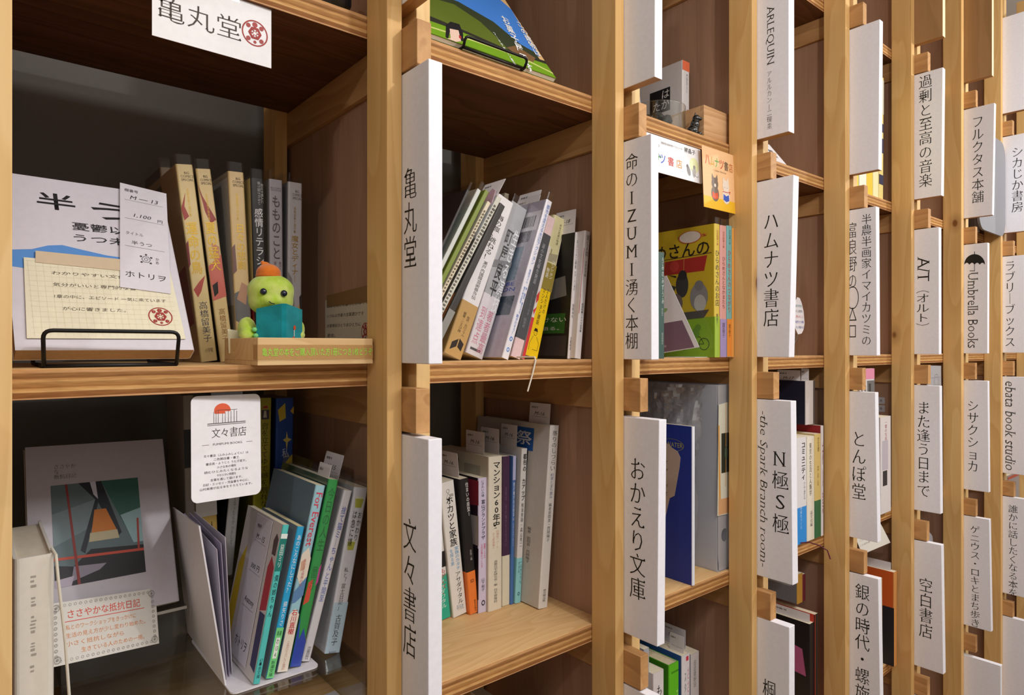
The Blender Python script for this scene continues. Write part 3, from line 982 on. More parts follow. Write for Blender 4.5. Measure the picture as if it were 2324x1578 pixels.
wr(ps, '棚番号', .004, .0165, .124, .128); wr(ps, 'M ― 13', .009, .035, .1145, .1195, shear=0.2)
wr(ps, '1,100', .012, .028, .0905, .0955, shear=0.2); wr(ps, '円', .034, .0385, .089, .093)
wr(ps, 'タイトル', .005, .0205, .0665, .0705, '#6b6668'); wr(ps, '半うつ', .01, .028, .0545, .0595)
la = Art(FI, .0001)
for y in (.1125, .0875, .0515): la.rect(.004, .0395, y, y + .0003, '#5b5658')
la.ring(.0225, .038, .0042, .0006, '#4a4648', 6); la.ring(.0225, .038, .002, .0005, '#4a4648', 5)
for dx, dy in ((-.0045, .003), (.0045, .003), (-.004, -.004), (.004, -.004), (0, .0058)):
    la.disc(.0225 + dx, .038 + dy, .0011, '#4a4648', 8)
la.build('turtle_doodle', ps)
wr(ps, 'かめ', .031, .034, .034, .042, vert=True)
wr(ps, 'ホトリヲ', .0045, .0395, .0135, .0205, '#2a2022', mincho=False)

BLACKM = mat('#121212', 0.38, 0.2, noise=0)
def wire_stand(label, feet, zs, H, lean_y, back_h, y_front):
    t = thing('book_stand', label, 'book stand', Matrix.Translation((feet[0], y_front, zs)), 'black wire book stands')
    w = feet[1] - feet[0]; r = 0.0017; c = 0.007
    def arc(pts):
        out = [Vector(pts[0])]
        for i in range(1, len(pts) - 1):
            p, a, b = Vector(pts[i]), Vector(pts[i - 1]), Vector(pts[i + 1])
            ca = min(c, (a - p).length * 0.45, (b - p).length * 0.45)
            s, e = p + (a - p).normalized() * ca, p + (b - p).normalized() * ca
            for k in range(6):
                q = k / 5
                out.append((1 - q) ** 2 * s + 2 * q * (1 - q) * p + q * q * e)
        out.append(Vector(pts[-1]))
        return out
    MB().tube(arc([(0, 0.002, r), (-0.001, -0.004, H), (w + 0.001, -0.004, H), (w, 0.002, r)]), r, BLACKM).build('front_bar', t, smooth=True)
    MB().tube([(0, 0.003, r), (w, 0.003, r)], r, BLACKM).build('foot_bar', t, smooth=True)
    MB().tube(arc([(0, 0.003, r), (0, lean_y, r), (0.004, lean_y + 0.012, back_h), (w - 0.004, lean_y + 0.012, back_h), (w, lean_y, r), (w, 0.003, r)]), r, BLACKM).build('back_frame', t, smooth=True)
    return t
wire_stand('black wire stand holding the white paperback at eye level', (0.0465, 0.1455), S1Z, 0.031, 0.125, 0.13, 0.655)

# tray of the plush
TX0, TX1, TY0, TY1, TZ = 0.2078, 0.3270, 0.6250, 0.7290, S1Z + 0.0002
tr_ = thing('wooden_tray', 'shallow pale wood tray with green handwriting, holding the plush toy', 'tray', Matrix.Translation((TX0, TY0, TZ)))
w_, d_, h_ = TX1 - TX0, TY1 - TY0, 0.0262
PALE = mat('#e7d3ab', 0.6); KRAFT = mat('#b98f55', 0.55)
MB().box((0, 0, 0), (w_, d_, 0.004), BOXWOOD).build('bottom', tr_)
for a, b in (((0, 0, .004), (w_, .006, h_)), ((0, d_ - .006, .004), (w_, d_, h_)), ((0, .006, .004), (.006, d_ - .006, h_)), ((w_ - .006, .006, .004), (w_, d_ - .006, h_))):
    MB().box(a, b, BOXWOOD).build('side', tr_, bevel=0.0006)
MB().box((-0.0001, -0.0003, .0052), (w_, 0, .0195), KRAFT).box((-0.0003, -0.0003, .0052), (0, .012, .0195), KRAFT).build('paper_tape', tr_)
text(tr_, '亀丸堂の本をご購入頂いた方1冊につき1枚どうぞ', frame((0, -0.0003, 0), (1, 0, 0), (0, 0, 1)), (.004, w_ - .001, .0085, .0165), '#a4e04e', vert=False, mincho=False, shear=0.05, lift=0.0003, bold=0.004)

# plush toy (one soft body, with hat, eyes, felt book)
def blob(name, parent, parts, m, vox=0.0022, sm=6):
    bm = bmesh.new()
    for (c, r) in parts:
        bmesh.ops.create_icosphere(bm, subdivisions=3, radius=1.0, matrix=Matrix.Translation(c) @ Matrix.Diagonal((*r, 1)))
    me = bpy.data.meshes.new(name); bm.to_mesh(me); bm.free()
    o = link(name, me, parent, [m])
    rm = o.modifiers.new('fuse', 'REMESH'); rm.mode = 'VOXEL'; rm.voxel_size = vox; rm.use_smooth_shade = True
    s = o.modifiers.new('soften', 'SMOOTH'); s.iterations = sm; s.factor = 0.5
    return o
def fur(name, c1, c2):
    m = bpy.data.materials.new(name); m.use_nodes = True
    nt = m.node_tree; L = nt.links.new; N = nt.nodes.new
    b = nt.nodes['Principled BSDF']; b.inputs['Roughness'].default_value = 0.95; b.inputs['Specular IOR Level'].default_value = 0.1
    b.inputs['Sheen Weight'].default_value = 0.4
    tc = N('ShaderNodeTexCoord'); n = N('ShaderNodeTexNoise'); n.inputs['Scale'].default_value = 55; n.inputs['Detail'].default_value = 5
    rp = N('ShaderNodeValToRGB'); rp.color_ramp.elements[0].position = 0.42; rp.color_ramp.elements[1].position = 0.6
    rp.color_ramp.elements[0].color = (*lin(c1), 1); rp.color_ramp.elements[1].color = (*lin(c2), 1)
    n2 = N('ShaderNodeTexNoise'); n2.inputs['Scale'].default_value = 1500
    bp = N('ShaderNodeBump'); bp.inputs['Strength'].default_value = 0.35; bp.inputs['Distance'].default_value = 0.001
    L(tc.outputs['Object'], n.inputs['Vector']); L(n.outputs['Fac'], rp.inputs['Fac']); L(rp.outputs['Color'], b.inputs['Base Color'])
    L(tc.outputs['Object'], n2.inputs['Vector']); L(n2.outputs['Fac'], bp.inputs['Height']); L(bp.outputs[0], b.inputs['Normal'])
    return m
PLUSH = fur('lime_plush', '#a9c934', '#cbdb74')
ORANGE = fur('orange_felt', '#d06a1c', '#dd7a2a')
TEAL = fur('teal_felt', '#0d7f86', '#14919a')
MINT = mat('#7fcf7d', 0.8)
# local frame: x right, y away from viewer, z up, facing slightly towards the camera
pm = Matrix.Translation((0.2440, 0.693, TZ + 0.0062)) @ Matrix.Rotation(math.radians(-14), 4, 'Z') @ Matrix.Scale(1.12, 4)
pt = thing('plush_toy', 'green plush toy in an orange hat reading a teal book, sitting in the wooden tray', 'plush toy', pm)
blob('body', pt, [((0, .002, .0155), (.021, .016, .0165)), ((0, 0, .0625), (.0215, .019, .0165)), ((0, .0, .0525), (.0205, .0185, .014)), ((0, -.012, .052), (.011, .009, .0065)),
                  ((-.0215, -.008, .026), (.0085, .009, .012)), ((.0215, -.008, .026), (.0085, .009, .012)),
                  ((-.0215, -.017, .021), (.0075, .007, .007)), ((.0215, -.017, .021), (.0075, .007, .007)), ((-.012, -.012, .0055), (.007, .009, .006)), ((.012, -.012, .0055), (.007, .009, .006))], PLUSH)
for s in (-1, 1):
    for k, (dx, dy, dz) in enumerate(((.0055 * -s, -.004, .0045), (.0065 * -s, -.0055, -.001), (.0015 * -s, -.0045, -.0065))):
        blob('claw', pt, [((s * .0215 + dx, -.0185 + dy, .021 + dz), (.0024, .0024, .0024))], MINT, 0.0008, 2)
EYE = mat('#141c33', 0.12, spec=0.8, noise=0)
for ex, ez in ((-.0078, .0605), (.0098, .0595)):
    bm = bmesh.new(); bmesh.ops.create_uvsphere(bm, u_segments=16, v_segments=10, radius=0.0031, matrix=Matrix.Translation((ex, -.0172 + abs(ex) * 0.06, ez)))
    me = bpy.data.meshes.new('eye'); bm.to_mesh(me); bm.free(); me.polygons.foreach_set('use_smooth', [True] * len(me.polygons))
    link('eye', me, pt, [EYE])
MB().tube([(-.0035, -.0208, .0515), (-.0015, -.0212, .0498), (.0015, -.0214, .0492)], 0.0004, EYE, 6).build('mouth', pt)
blob('hat', pt, [((-.002, 0, .0795), (.0112, .0112, .0085)), ((-.002, 0, .0765), (.0118, .0118, .0035)), ((-.0045, 0, .088), (.003, .003, .002)), ((-.0075, -.001, .0892), (.0024, .0018, .0014))], ORANGE, 0.0011, 3)
fb = MB()
def panel(a, b, zb, za, th, m):
    (xa, ya), (xb, yb_) = a, b
    d = Vector((xb - xa, yb_ - ya, 0)).normalized(); n = Vector((d.y, -d.x, 0)) * th
    P = [Vector((xa, ya, zb)), Vector((xb, yb_, zb)), Vector((xb, yb_, za[1])), Vector((xa, ya, za[0]))]
    Q = [p - n for p in P]
    fb.poly(P, m); fb.poly(Q[::-1], m)
    for i in range(4):
        j = (i + 1) % 4
        fb.poly([P[j], P[i], Q[i], Q[j]], m)
panel((-.0145, -.0225), (.006, -.034), .006, (.0445, .0490), .0016, TEAL)
panel((.006, -.034), (.0100, -.034), .006, (.0490, .0490), .0016, TEAL)
panel((.0100, -.034), (.0255, -.0215), .006, (.0490, .0445), .0016, TEAL)
fb.build('felt_book', pt)
M_fb = frame((.0100, -.0341, 0), (.0155, .0125, 0), (0, 0, 1))
fa = Art(M_fb, 0.0004)
fa.disc(.0085, .016, .0035, '#c4502e', sq=0.6); fa.disc(.0085, .016, .0022, '#1d2a2c', sq=0.6); fa.disc(.0098, .0275, .0022, '#c4502e', sq=0.7); fa.rect(.0086, .0098, .0195, .0255, '#b9c7bb')
fa.build('book_emblem', pt)
slabmesh('cloth_tag', pt, [(0, 0), (.012, 0), (.011, .021), (-.001, .0225)], frame((-.036, .006, .004), (1, .25, 0), (0, 0, 1)), .0006, mat('#e9e2c0', 0.8))

# memo on the right side panel of this column
XP = (AR[1] + BL[1]) / 2 - 0.002
no, _ = sheet('memo_card', 'pale memo with fine handwriting taped to the dark side panel, right of the plush', 'memo', Vector((XP - 0.0005, 0.806, 1.4065)), (0, -1, 0), (0, 0, 1), [(0, 0), (.128, 0), (.128, .0545), (0, .0545)], '#cfc8b4', 0.0004)
for i, ln in enumerate(['四季を感じる暮らしの本です', 'いつもの作者の言葉選びです', 'お客様おひとりおひとりに', '是非。']):
    wr(no, ln, .006, (.12, .108, .10, .03)[i], .044 - i * .0125, .0485 - i * .0125, '#544c44', shear=0.15)
seal(no, .112, .012, .0105)
slabmesh('masking_tape', no, [(.006, .046), (.128, .046), (.128, .066), (.006, .060)], Matrix.Translation((0, 0, .0006)), .0002, mat('#8a6a42', 0.6))

# sign card hanging under the shelf above
sg, _ = sheet('shop_card', 'white card with three brush characters and a red seal under the top shelf edge', 'card', Vector((0.1236, 0.6470, 1.6757)), (1, 0.02, 0), (0, 0, 1), [(0, 0), (.1055, 0), (.1055, .0578), (0, .0578)], '#f0eeee', 0.0006)
wr(sg, '亀丸堂', .004, .0765, .0165, .0385, '#43362a', mincho=True, bold=-0.004)
seal(sg, .0895, .0295, .0125)
slabmesh('clear_tape', sg, [(.03, .054), (.075, .054), (.075, .0585), (.03, .0585)], Matrix.Translation((0, 0, .0004)), .0002, CLEAR)

# dark crinkled bag on the shelf above
pb = thing('plastic_bag', 'dark crumpled plastic bag on the top shelf, left of the nearest post', 'bag', Matrix.Translation((0.303, 0.674, ZS[0])))
bm = bmesh.new(); bmesh.ops.create_icosphere(bm, subdivisions=4, radius=1, matrix=Matrix.Diagonal((.022, .024, .026, 1)))
for v in bm.verts:
    q = v.co
    v.co = q * (1 + 0.12 * math.sin(q.x * 260 + q.z * 190) * math.cos(q.y * 230 + q.x * 90)) ; v.co.z = max(v.co.z + 0.03, 0.0003)
me = bpy.data.meshes.new('bag_skin'); bm.to_mesh(me); bm.free(); me.polygons.foreach_set('use_smooth', [True] * len(me.polygons)); link('bag_skin', me, pb, [mat('#1f262b', 0.2, spec=0.7)])

# ================================================================== first column, below eye level
S2Z = ZS[2]
cb = spine('thick cream hardback standing next to the left post, its top visible', 0.662, 30, 123, 123, 1256, 0.135, '#e3dfd4', S2Z, hard=True, rnd=0.004, pages='#d6cbb6', group=None)
A = Art(cb.FS, cb._s + .00006); zz = .93; rr_ = random.Random(5)
while zz > .55:
    hh_ = rr_.uniform(.006, .016)
    A.rect((.44 - rr_.uniform(0, .03)) * cb.t, (.5 + rr_.uniform(0, .06)) * cb.t, (zz - hh_ * .6) * cb.h, zz * cb.h, '#a8a29a')
    zz -= hh_ + (.03 if rr_.random() < .2 else .004)
A.build('faint_print', cb.o)
MB().tube([(.0262, .01, .2245), (.028, -.004, .222), (.0295, -.007, .20), (.034, -.008, .15), (.037, -.008, .10), (.0375, -.008, .05)], 0.0012, mat('#d8d3c4', 0.7), 8).build('bookmark_ribbon', cb.o)

RZ = 1.0660; SZ = 1.1215
rs = thing('acrylic_riser', 'clear two-step acrylic riser carrying the photo book and the white book rack', 'display riser', Matrix.Translation((0.068, 0.640, S2Z)))
zl, zu = RZ - S2Z, SZ - S2Z
RW = .258
MB().box((0, 0, zl - .003), (RW, .275, zl), ACRYL).build('lower_plate', rs)
MB().prism([(0, .128), (.112, .128), (.112, .190), (RW, .190), (RW, .275), (0, .275)], zu - .003, zu, ACRYL).build('upper_plate', rs)
MB().box((0, .128, zl), (.112, .131, zu - .003), ACRYL).build('riser_front', rs)
MB().box((.112, .190, zl), (RW, .193, zu - .003), ACRYL).build('riser_front', rs)
for x in (0, RW - .003):
    MB().box((x, .0, 0.0002), (x + .003, .275, zl - .003), ACRYL).build('leg', rs)
EDGEL = mat('#a8a49c', 0.3)
ed = MB(); ed.box((0, -.0008, zl - .003), (.118, 0, zl), EDGEL); ed.box((0, .1272, zu - .003), (.112, .128, zu), EDGEL); ed.build('polished_edge', rs)

pu, pv = Vector((1, 0.069, -0.028)), Vector((0.0077, 0.0759, 0.1655))
ph_BR = Vector((0.1735, 0.7689, SZ + 0.0066))
ph = faceon('grey photo book shown face-out with a tent photograph, behind the lace-edged card', ph_BR, pu, pv, 0.130, 0.182, 0.010, '#b9b3ba', pages='#c9c0b4', group=None, rough=0.35)
ph.ft('ささやか\nな\n抵抗日記', .18, .33, .80, .885, vert=False, align='LEFT', mincho=True, bold=-0.006, col='#3a3536')
ph.fart([('#5d7073', [(.155, .20), (.77, .20), (.77, .765), (.155, .765)]), ('#2f5f55', [(.5, .765), (.77, .765), (.77, .42), (.68, .42)]), ('#8fb1b4', [(.62, .55), (.77, .58), (.77, .38), (.7, .38)]),
         ('#74868a', [(.155, .6), (.45, .66), (.4, .5), (.155, .42)]), ('#1d1b20', [(.155, .2), (.77, .2), (.77, .36), (.4, .38), (.28, .3), (.155, .32)]),
         ('#20252e', [(.34, .765), (.5, .765), (.62, .45), (.58, .42), (.47, .64), (.36, .36), (.33, .38), (.45, .66)]), ('#cc7a2c', [(.44, .6), (.52, .6), (.585, .47), (.41, .47)]),
         ('#bfb391', [(.40, .47), (.59, .47), (.6, .42), (.39, .42)]), ('#c9c8d8', [(.42, .765), (.46, .765), (.47, .66), (.44, .69)]),
         ('#8e8796', [(.28, .3), (.5, .29), (.45, .26), (.26, .22)]), ('#b5a9b8', [(.155, .24), (.28, .25), (.26, .2), (.155, .2)]),
         ('#c04a35', [(.155, .345), (.77, .325), (.77, .34), (.155, .36)]), ('#8a2f2a', [(.25, .765), (.265, .765), (.32, .2), (.3, .2)]), ('#a23a30', [(.735, .52), (.75, .52), (.74, .34), (.725, .34)])], 'cover_photo')
ap = thing('acrylic_easel', 'clear acrylic easel propping the grey photo book', 'easel', Matrix.Translation((0.1, 0.78, SZ)))
MB().box((-.02, .004, 0.0002), (.07, .06, .003), ACRYL).build('base', ap)
MB().poly([(-.02, .024, .003), (.07, .024, .003), (.07, .090, .12), (-.02, .090, .12)], ACRYL).build('back_rest', ap)

lu, lv = Vector((0.0944, 0.0327, -0.0165)), Vector((0.0036, 0.0242, 0.0497))
lc, _ = sheet('message_card', 'cream lace-bordered card with red heading and orange handwriting', 'card', Vector((0.0563, 0.7205, 1.1107)), lu, lv, [(0, 0), (.101, 0), (.101, .0555), (0, .0555)], '#ddd9d0', 0.0006)
wr(lc, 'ささやかな抵抗日記', .015, .084, .0395, .0475, '#d9574a', bold=0.004)
Art(FI, .0001).line([(.012, .037), (.088, .0375)], .0007, '#d9574a').build('underline', lc)
for i, ln in enumerate(['私とのワークショップをきっかけに', '生活の見え方が少し変わり始めた。', '小さく抵抗しながら', '生きている人のための一冊。']):
    wr(lc, ln, .013 if i < 3 else .026, (.079, .088, .066, .086)[i], .0295 - i * .0073, .034 - i * .0073, '#d98a4e')
ba = Art(FI, .0001)
for k in range(19):
    ba.ring(.008 + k * .0047, .0035, .0013, .0003, '#8f8b86', 8); ba.ring(.008 + k * .0047, .0522, .0013, .0003, '#8f8b86', 8)
for k in range(9):
    ba.ring(.0042, .008 + k * .0049, .0014, .0004, '#8f8b86', 8); ba.ring(.0966, .008 + k * .0049, .0014, .0004, '#8f8b86', 8)
for cx, cy in ((.005, .005), (.096, .005), (.005, .0505), (.096, .0505)):
    ba.ring(cx, cy, .0032, .0005, '#8f8b86', 12); ba.disc(cx, cy, .0012, '#8f8b86', 10)
ba.build('lace_border', lc)
MB().box((.03, .002, -.006), (.07, .005, -.0008), ACRYL).build('card_prop', lc)

# hanging rounded card
hc, _ = sheet('shop_card', 'rounded white card with a small bookshelf drawing, hanging from the shelf edge', 'card', Vector((0.1560, 0.6485, 1.2565)), (1, 0.1, -0.01), (-0.02, 0.04, 1), rrect(0, .0655, 0, .0985, .006), '#f3f1f4', 0.0006)
wr(hc, '文々書店', .0185, .051, .0585, .068, '#26221f', mincho=True)
wr(hc, 'FUMIFUMI BOOKS.', .0195, .0475, .0515, .0535, '#5a5554', serif=False)
for i, ln in enumerate(['文々書店（ふみふみしょてん）は', '二色開店書・書之', '書店長・ようじと うた子家す。', '小さな本の場所', '読むひとみたくなるような', 'やわらかい時間を', '言葉を通して届けます。', '日記・エッセイ・児童書を中心に、', '山村風情が出る本をそろえています。']):
    hw = (.021, .012, .019, .009, .0205, .009, .015, .0215, .0245)[i]
    wr(hc, ln, .032 - hw, .032 + hw, .041 - i * .0038, .0434 - i * .0038, '#4a4646')
ia = Art(FI, .0001)
ia.disc(.0285, .084, .0068, '#e8633f', sq=1.15)
ia.poly([(.0205, .077), (.0425, .077), (.0425, .083), (.031, .083), (.031, .081), (.0205, .081)], '#f3f1f4')
for x, h2 in ((.0205, .0105), (.0225, .012), (.0245, .0115), (.0285, .009), (.031, .0095), (.034, .0115), (.0365, .0105), (.0395, .0115), (.042, .0105)):
    ia.line([(x, .0725), (x, .0725 + h2)], .0004, '#4a4646')
ia.line([(.0145, .072), (.0505, .0725)], .0006, '#4a4646'); ia.line([(.0145, .0705), (.0505, .071)], .0004, '#4a4646')
ia.line([(.0235, .0845), (.0425, .0845)], .0003, '#4a4646'); ia.line([(.0095, .0525), (.016, .0525)], .0003, '#8a8684'); ia.line([(.051, .0525), (.057, .0525)], .0003, '#8a8684')
ia.build('shelf_drawing', hc)
slabmesh('clear_tape', hc, [(.018, .095), (.048, .095), (.048, .1013), (.018, .1013)], Matrix.Translation((0, 0, .0004)), .0002, CLEAR)

# white book rack with loose sheets
rk = thing('book_rack', 'white card book rack leaning left with thin books standing on its base', 'book rack', Matrix.Translation((0.193, 0.676, RZ + 0.0003)))
RKW = mat('#dedbe0', 0.5)
q = MB()
for x, m in ((0, RKW),):
    A_, B_, C_, D_ = Vector((0, 0, .0016)), Vector((.002, .152, .0016)), Vector((-.014, .152, .150)), Vector((-.024, 0, .162))
    e = Vector((.0016, 0, 0))
    P = [A_, B_, C_, D_]; Q = [p + e for p in P]
    q.poly(P[::-1], m); q.poly(Q, m)
    for i in range(4):
        j = (i + 1) % 4; q.poly([P[i], P[j], Q[j], Q[i]], m)
q.build('side_plate', rk)
bp_ = MB(); bp_.prism(rrect(0, .088, -.022, .13, .006, 4), 0, .0016, RKW); bp_.build('base_plate', rk)
for i in range(3):
    o, _ = sheet('loose_sheet', 'loose pale sheet filed inside the white rack, %s from its side plate' % ('first', 'second', 'third')[i], 'paper', Vector((.1972 + i * .0035, 0.80, RZ + 0.0025)), (.002 * i, -1, 0), (-.085 + .012 * i, 0, 1), [(0, 0), (.115 - .004 * i, 0), (.122 - .004 * i, .134 + .004 * i), (0, .146)], ('#bdb6c4', '#a59cb2', '#c9c3cc')[i], .0006, 'loose sheets in the rack')

G2 = 'books leaning in the white rack'
BZ = RZ + 0.0024
b1 = spine('thin teal-spined pocket book with a red-dress figure on its cover, front of the rack', 0.655, 575, 590, 657, 1192, 0.108, '#55c3bd', BZ, front='#d3ccc9', pages='#ddd0b0', group=G2)
b1.sr(1212, 1223, '#e6efe9'); b1.sr(1223, 1297, '#1d7a70')
b1.st('益田ミリ', 1235, 1288, .2, .8, '#e6efe9', mincho=False); b1.st('僕の姉ちゃん', 1305, 1400, .2, .8, '#143c44', mincho=False); b1.st('幻冬舎文庫', 1495, 1540, .25, .75, '#1c4a50')
b1.sart([('#0d2f33', [(.35, .115), (.65, .115), (.65, .132), (.35, .132)])])
b1.fart([('#d7b526', [(.0, 0.0), (.2, 0), (.2, .75), (.05, .6)]), ('#b53a44', [(.82, .42), (.97, .45), (.97, .72), (.88, .78), (.82, .7)]), ('#3f3f66', [(.84, .08), (.97, .06), (.97, .42), (.83, .42)]), ('#5b4a48', [(.86, .79), (.95, .79), (.96, .9), (.9, .93), (.85, .88)])])
bs, _ = sheet('price_slip', 'long handwritten price slip on the cover of the front book in the rack', 'price slip', b1.M @ Vector((-0.0012, 0.072, 0.006)), b1.M.to_3x3() @ Vector((0, -1, 0)), b1.M.to_3x3() @ Vector((0, 0, 1)), [(0, 0), (.046, 0), (.046, .146), (0, .146)], '#d8d3da', .0004, 'price slips in the books')
wr(bs, '棚番号', .008, .02, .133, .137); wr(bs, 'M - 15', .01, .035, .121, .127, shear=.2); wr(bs, '300 円', .01, .036, .091, .097, shear=.2); wr(bs, 'Anatomy', .01, .038, .055, .063, shear=.3); wr(bs, 'ホトリヲ', .005, .04, .012, .022, '#3a3438')
Art(FI, .0001).rect(.006, .04, .119, .1193, '#6a6468').rect(.006, .04, .088, .0883, '#6a6468').rect(.006, .04, .052, .0523, '#6a6468').build('ruled_line', bs)
b2 = spine('bright blue pocket book with a green library sticker, second in the rack', 0.657, 604, 620.5, 691.5, 1196, 0.106, '#2aa3d4', BZ, front='#7d8d96', pages='#e0cf9c', group=G2)
b2.st('あのころなにしてた？', 1215, 1345, .22, .78, '#f0f4f6', mincho=False); b2.st('綿矢りさ', 1365, 1420, .25, .75, '#f0f4f6', mincho=False)
b2.sr(1425, 1545, '#76d584'); b2.sr(1448, 1495, '#eef4ea', .25, .8); b2.st('新潮', 1432, 1443, .2, .8, '#15402a', vert=False); b2.st('わ\n13\n4', 1450, 1492, .35, .72, '#15301f', vert=False, mincho=False); b2.st('新潮文庫', 1500, 1540, .25, .75, '#15402a')
b3 = spine('pale blue and cream spine with red Latin capitals, third in the rack', 0.662, 629, 652, 739, 1103, 0.125, '#9cc8d4', BZ, front='#6f8492', pages='#e6d9b4', group=G2)
b3.st('For Everest', 1117, 1240, .2, .85, '#d8455a', vert=False, rot=True, serif=True, bold=0.012)
b3.sart([('#e6d9c6', [(0, .62), (.6, .66), (1, .6), (1, .5), (.4, .46), (0, .5)]), ('#5f88b4', [(0, .42), (1, .5), (1, .4), (.3, .36), (0, .36)]), ('#eadfce', [(0, 0), (1, 0), (1, .3), (.5, .33), (0, .3)]), ('#cfa48c', [(.1, .58), (.5, .6), (.6, .54), (.2, .53)])])
b3.st('石川直樹', 1385, 1440, .22, .8, '#c93a40', mincho=False, bold=0.01); b3.st('ちいさな世界の山', 1270, 1330, .35, .65, '#c25a6a'); b3.st('10年かけてエベレスト登頂記', 1455, 1550, .35, .65, '#c2806a')
b4 = spine('green hardback with dark outlined title and blue foot, fourth in the rack', 0.664, 658, 682, 769, 1090, 0.135, '#2f9a4c', BZ, front='#3f5f50', pages='#e3dcc4', group=G2, film=True)
b4.st('今日の人生', 1108, 1250, .18, .85, '#1c6a34', mincho=False); b4.st('益田ミリ', 1285, 1340, .2, .75, '#1c6a34', mincho=False)
b4.sart([('#2b49b0', [(0, 0), (1, 0), (1, .13), (.55, .2), (.3, .14), (0, .26)]), ('#d9503a', [(.0, .32), (.5, .34), (.5, .46), (.1, .44)]), ('#c94a9a', [(.8, .42), (1, .44), (1, .54), (.85, .52)])])
b5 = spine('narrow white book with blue handwritten title, fifth in the rack', 0.668, 684, 704, 800, 1115, 0.13, '#dcdade', BZ, group=G2, film=True)
b5.st('捨て猫ミーちゃん', 1150, 1295, .25, .8, '#4a62b8', mincho=False); b5.st('と平間至', 1300, 1365, .25, .75, '#5a72b8', mincho=False); b5.st('河出書房新社', 1468, 1510, .3, .7, '#3a3a3c')
b6 = spine('white and pale blue book with a green tea bowl on its spine, beside the post', 0.672, 737, 770, 836, 1108, 0.13, '#dcdde2', RZ, front='#cfd3da', group=None, film=True)
b6.sart([('#b9d3e2', [(0, 0), (1, 0), (1, .3), (0, .3)]), ('#b9bb4e', [(.2, .93), (.8, .93), (.72, .875), (.28, .875)]), ('#e6e4d0', [(.2, .93), (.8, .93), (.75, .945), (.25, .945)]), ('#b9bb4e', [(.2, .665), (.75, .665), (.68, .615), (.27, .615)]), ('#e6e4d0', [(.2, .665), (.75, .665), (.7, .68), (.25, .68)])])
b6.st('おかわり', 1162, 1228, .58, .86, '#26221f', mincho=False); b6.st('は急に嫌', 1160, 1240, .2, .5, '#26221f', mincho=False); b6.st('私と「富士日記」', 1288, 1385, .3, .6, '#26221f'); b6.st('古賀及子', 1395, 1465, .3, .7, '#2a2f38'); b6.st('素粒社', 1484, 1490, .25, .75, '#3a4a70', vert=False)
slip(b5, 'white price slip standing above the white book with the blue handwritten title', .03, .047, .035, code='M-15')
slip(b4, 'small folded price slip in the green hardback of the rack', .012, .030, .014, code='')

fl, _ = sheet('white_paper', 'white paper lying on the shelf board below the acrylic riser', 'paper', Vector((0.262, 0.652, S2Z + .0008)), (1, 0, 0), (0, 1, 0), [(0, 0), (.060, 0), (.060, .055), (0, .050)], '#d9d6d8', .0006)
G3 = 'books on the back step of the riser'
g1 = spine('ochre spined book behind the rounded white card', 0.835, 451, 498, 487, 1010, 0.08, '#cfaa5a', SZ, front='#b8b0a4', group=G3)
g1.sr(1030, 1172, '#d6d0c6'); g1.st('人生は', 1185, 1260, .55, .9, '#4a3f2a'); g1.st('にゃいこと', 1190, 1250, .2, .42, '#4a3f2a')
g2 = spine('white spined book with a black cover edge, half hidden by the rounded card', 0.835, 503, 528, 553, 1040, 0.08, '#c9c5c0', SZ, front='#1b1a1c', group=G3)
g2.st('しなくなったらグッドして', 1105, 1235, .45, .7, '#4a4644')
g3 = spine('tall yellow-green spine with black characters, right of the rounded card', 0.83, 572, 610, 617, 903, 0.085, '#aaa12a', SZ, front='#8a8420', group=G3)
g3.st('音を立ててゆで卵を割れなかった', 960, 1200, .42, .82, '#23200f'); g3.sart([('#4a3a4a', [(.4, .875), (.85, .875), (.85, .93), (.4, .93)]), ('#c9c4a8', [(.5, .885), (.72, .885), (.66, .925), (.55, .925)]), ('#b0302a', [(.45, .94), (.8, .94), (.7, .955), (.5, .95)])])
g4 = spine('dark blue spine with yellow stars and moons, at the back right of the rack', 0.83, 622, 662, 667, 903, 0.085, '#1f4a9a', SZ, front='#183a7a', group=G3)
g4.sart([('#d9c23a', [(.1, .93), (.5, .97), (.55, .88), (.2, .86)]), ('#e6d26a', [(.62, .8), (.68, .76), (.9, .75), (.68, .735), (.62, .68), (.57, .735), (.4, .75), (.57, .76)]), ('#d9c23a', [(.45, .6), (.95, .66), (.95, .6), (.65, .57)]), ('#d9b23a', [(.8, .92), (1, .95), (1, .9)])])
g4.st('私', 1018, 1040, .35, .75, '#cfd6e6', mincho=False)
g5 = spine('grey paperback with a black lower half, in the back corner behind the rounded card', 0.838, 424, 449, 440, 897, 0.08, '#8f867c', SZ, front='#a39a90', group=G3)
g5.sr(975, 1062, '#141416')

# ================================================================== second column: picture book above, leaning row, straight row
Z0 = ZS[0]
pbv = Vector((0, math.sin(math.radians(36)), math.cos(math.radians(36))))
pb_BR = Vector((0.6147, 0.648, Z0 + 0.0080))
pk = faceon('landscape picture book with green field and blue sky, reclining on the shelf above eye level', pb_BR, (1, 0, 0), pbv, 0.226, 0.262, 0.006, '#5f8a1e', pages='#e6e2d8', group=None, rough=0.3)
PKF = pk.M @ pk.FF
pq = lambda *pts: [(max(0.0, min(pk.d, u)), max(0.0, min(pk.h, v))) for u, v in (on(x, y, PKF) for x, y in pts)]
A = Art(pk.FF, pk._f + .00006)
A.rect(0, pk.d, 0, pk.h, '#d9b27c')
A.poly(pq((960, -60), (1090, -40), (1180, 30), (1225, 130), (1190, 110), (1120, 55), (1040, 8), (960, -18)), '#3f7fd2')
A.poly(pq((960, -25), (1040, 4), (1120, 50), (1180, 100), (1215, 120), (1260, 190), (960, 90)), '#2f3a22')
